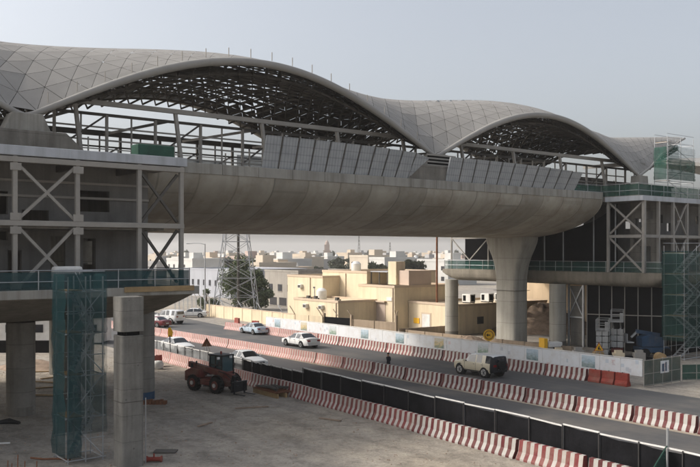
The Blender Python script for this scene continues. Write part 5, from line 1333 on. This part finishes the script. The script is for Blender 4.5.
# nearer houses
block('pale blue grey house with a row of small dark windows behind the lamp post', -190,-166,90,110,0,6.5,'bluehouse','bluehouse','flat_house','house',windows=[(-188+2.9*k,-187+2.9*k,2.6,3.9) for k in range(8)])
block('grey beige house with dark windows right of the trees', -143,-131,85,100,0,6.9,'greyhouse','greyhouse','flat_house','house',windows=[(-141.5+3.4*k,-140+3.4*k,2.9,4.2) for k in range(3)]+[(-141+3.4*k,-138.5+3.4*k,.2,1.7) for k in range(2)])
CC = [('cw',(.56,.55,.52),'white'),('cb',(.55,.46,.36),'sand coloured'),('cp',(.43,.345,.30),'pinkish'),('cg',(.38,.37,.36),'grey'),('cc',(.52,.455,.37),'cream')]
for k,c,n_ in CC: M[k] = mat('city_render_'+n_.replace(' ','_'), c, .9, .1, .15, bump=0)
rr = random.Random(12)
def city(X, Y, w, d, h, ci, label, group, ang):
    T = Thing('flat_house', label, 'house', WD, (X,Y,0), ang, group); T.b=(0,0,0); m = M[CC[ci][0]]
    T.part('wall', MB().box(-w/2,w/2,-d/2,d/2,0,h), m)
    T.part('parapet', MB().box(-w/2-.1,w/2+.1,-d/2-.1,-d/2+.3,h,h+.8).box(-w/2-.1,w/2+.1,d/2-.3,d/2+.1,h,h+.8).box(-w/2-.1,-w/2+.3,-d/2+.3,d/2-.3,h,h+.8).box(w/2-.3,w/2+.1,-d/2+.3,d/2-.3,h,h+.8), m)
    a = rr.uniform(-.3,.3)*w; T.part('stair_head', MB().box(a-1.8,a+1.8,-1.5,2,h+.001,h+2.7), m)
    if Y < 520:
        nw = max(2,int(w/4)); 
        for fl in range(2):
            for q in range(nw):
                if rr.random() < .75: T.part('window', MB().box(-w/2+w*(q+.35)/nw,-w/2+w*(q+.65)/nw,-d/2-.05,-d/2-.004,h*(.18+.45*fl),h*(.36+.45*fl)), M['winglass'])
    if rr.random() < .6: T.part('water_tank', MB().lathe(-a,d*.2,[(.9,h+.01),(.95,h+.7),(.6,h+1.8),(.2,h+1.9)],10), M['white'])
# hand placed mid distance
for (x,yt,Y,w,ci,lab) in [(281,258.5,260,16,0,'bright white house standing behind the grey beige house'),(268,262,235,10,4,'small cream house left of the bright white house'),(373,255,300,12,4,'cream house with a small roof room behind the tallest cream block'),
    (392,257,280,9,0,'white domed looking house behind the slim stair tower'),(405,258,330,18,3,'grey roofed house behind the pinkish roof block'),(248,256,330,16,2,'pinkish house behind the pylon and trees'),(195,258,300,22,0,'white house above the pale blue grey house'),(215,257,340,18,1,'sand coloured house behind the lamp post')]:
    city((x-350)*Y/850, Y, w, 12, 10.3-(yt-252)*Y/850-.8, ci, lab, None, RD.ang+rr.uniform(-.1,.1))
n_c = 0
for Yb, cnt in ((240,4),(310,7),(390,12),(480,16),(590,22),(720,26),(850,28),(1000,30),(1150,32),(1330,34)):
    for k in range(cnt):
        Y = Yb+rr.uniform(-40,60); xs = 150+(k+rr.random())*560/cnt
        X = (xs-350)*Y/850; ci = rr.choice([0,0,1,0,3,4,4,1,2,3]); h = rr.uniform(4.5,8) if Y < 500 else rr.uniform(4.5,9.3)
        if 290 < xs < 400 and Y < 330: continue
        far_ = 'at the hazy skyline' if Y > 700 else ('in the middle distance' if Y > 420 else 'among the nearer town roofs')
        city(X, Y, rr.uniform(7,15), rr.uniform(8,13), h, ci, f'{CC[ci][2]} flat roofed house {far_}', f'{CC[ci][2]} town houses {far_}', RD.ang+rr.uniform(-.2,.2))
T = Thing('minaret','slim reddish brick tower rising on the skyline','tower', WD, ((327-350)*760/850,760,0)); T.b=(0,0,0)
T.part('shaft', MB().box(-3,3,-3,3,0,11).box(-2.3,2.3,-2.3,2.3,11,17), M['cp']); T.part('balcony', MB().box(-3.4,3.4,-3.4,3.4,11,11.8), M['cp']); T.part('cap', MB().lathe(0,0,[(2.0,17),(1.6,19),(.2,21)],10), M['cp'])
for (x,Y,h,lab) in ((359,700,24,'thin lattice mast on the skyline right of the red tower'),(390,760,19,'shorter thin mast on the skyline above the stair tower')):
    T = Thing('radio_mast', lab, 'mast', WD, ((x-350)*Y/850,Y,0)); T.b=(0,0,0)
    mb = MB()
    for s in ((-1,-1),(1,-1),(1,1),(-1,1)): mb.bar((s[0]*1.2,s[1]*1.2,0),(s[0]*.25,s[1]*.25,h),.3)
    for k in range(8): z = h*k/8; w = 1.2-.95*k/8; mb.bar((-w,-w,z),(w,-w,z+h/8),.18); mb.bar((w,-w,z),(-w,-w,z+h/8),.17)
    T.part('mast', mb, M['dark_steel'])
t1 = tree('dusty tree among the town houses', -60,330,7,3.6,900,'leaf2',seed=31,group='trees among the town houses',ls=.7)
t2 = tree('dusty tree among the town houses', 4,300,6.4,4.2,900,'leaf2',seed=37,group='trees among the town houses',ls=.7)
for k in range(60):
    Y = rr.choice([260,310,340,370,440,520,640,800,1000])+rr.uniform(-20,20); xs = rr.choice([rr.uniform(160,480),rr.uniform(325,440)]); c = copy_tree(rr.choice([t1.o,t2.o]))
    c.location = ((xs-350)*Y/850, Y, 0); c.rotation_euler[2] = rr.uniform(0,6); s = rr.uniform(.75,1.35)*(1 if Y<500 else 1.3); c.scale = (s,s,s)

# ------------------------------------------------------------------ air, light, camera
m = bpy.data.materials.new('dusty_air'); m.use_nodes = True; n = m.node_tree; n.nodes.clear()
out = n.nodes.new('ShaderNodeOutputMaterial'); pv = n.nodes.new('ShaderNodeVolumePrincipled'); pv.inputs['Color'].default_value = (.97,.965,.955,1); pv.inputs['Density'].default_value = HAZE; pv.inputs['Anisotropy'].default_value = .3
n.links.new(pv.outputs[0], out.inputs['Volume'])
solo('haze', MB().box(-3100,3100,-400,5100,-1,60), m, None, None, kind='stuff')
EL, AZ = R(SUN_EL), math.atan2(-1,.06)
w = bpy.data.worlds.new('World'); scene.world = w; w.use_nodes = True; n = w.node_tree
sky = n.nodes.new('ShaderNodeTexSky'); sky.sky_type = 'NISHITA'; sky.sun_disc = False; sky.sun_elevation = EL; sky.sun_rotation = AZ % (2*math.pi)
sky.dust_density = DUST; sky.air_density = 1.0; sky.ozone_density = 1.5; sky.altitude = 0
hs = n.nodes.new('ShaderNodeHueSaturation'); hs.inputs['Saturation'].default_value = SKY_SAT; n.links.new(sky.outputs[0], hs.inputs['Color'])
bg = n.nodes['Background']; bg.inputs['Strength'].default_value = SKY_STR; n.links.new(hs.outputs[0], bg.inputs['Color'])
l = bpy.data.lights.new('sun','SUN'); l.energy = SUN_STR; l.angle = R(5.0); l.color = (1,.93,.83)
so = bpy.data.objects.new('sun', l); COL.objects.link(so); so.location = (-60,-10,60)
d = Vector((-math.cos(EL), .06*math.cos(EL), math.sin(EL))); so.rotation_euler = d.to_track_quat('Z','Y').to_euler()
cam = bpy.data.cameras.new('camera'); co = bpy.data.objects.new('camera', cam); COL.objects.link(co); scene.camera = co
co.location = (0,0,10.3); co.rotation_euler = (R(90),0,0); cam.sensor_width = 36; cam.lens = 36*850/700; cam.shift_y = 18.5/700
cam.clip_start = .5; cam.clip_end = 8000
vs_ = scene.view_settings; vs_.view_transform = 'Standard'; vs_.look = 'None'; vs_.exposure = EXPO; vs_.gamma = 1; vs_.use_curve_mapping = False
scene.cycles.max_bounces = 6; scene.cycles.diffuse_bounces = 3; scene.cycles.transparent_max_bounces = 16; scene.cycles.volume_bounces = 2
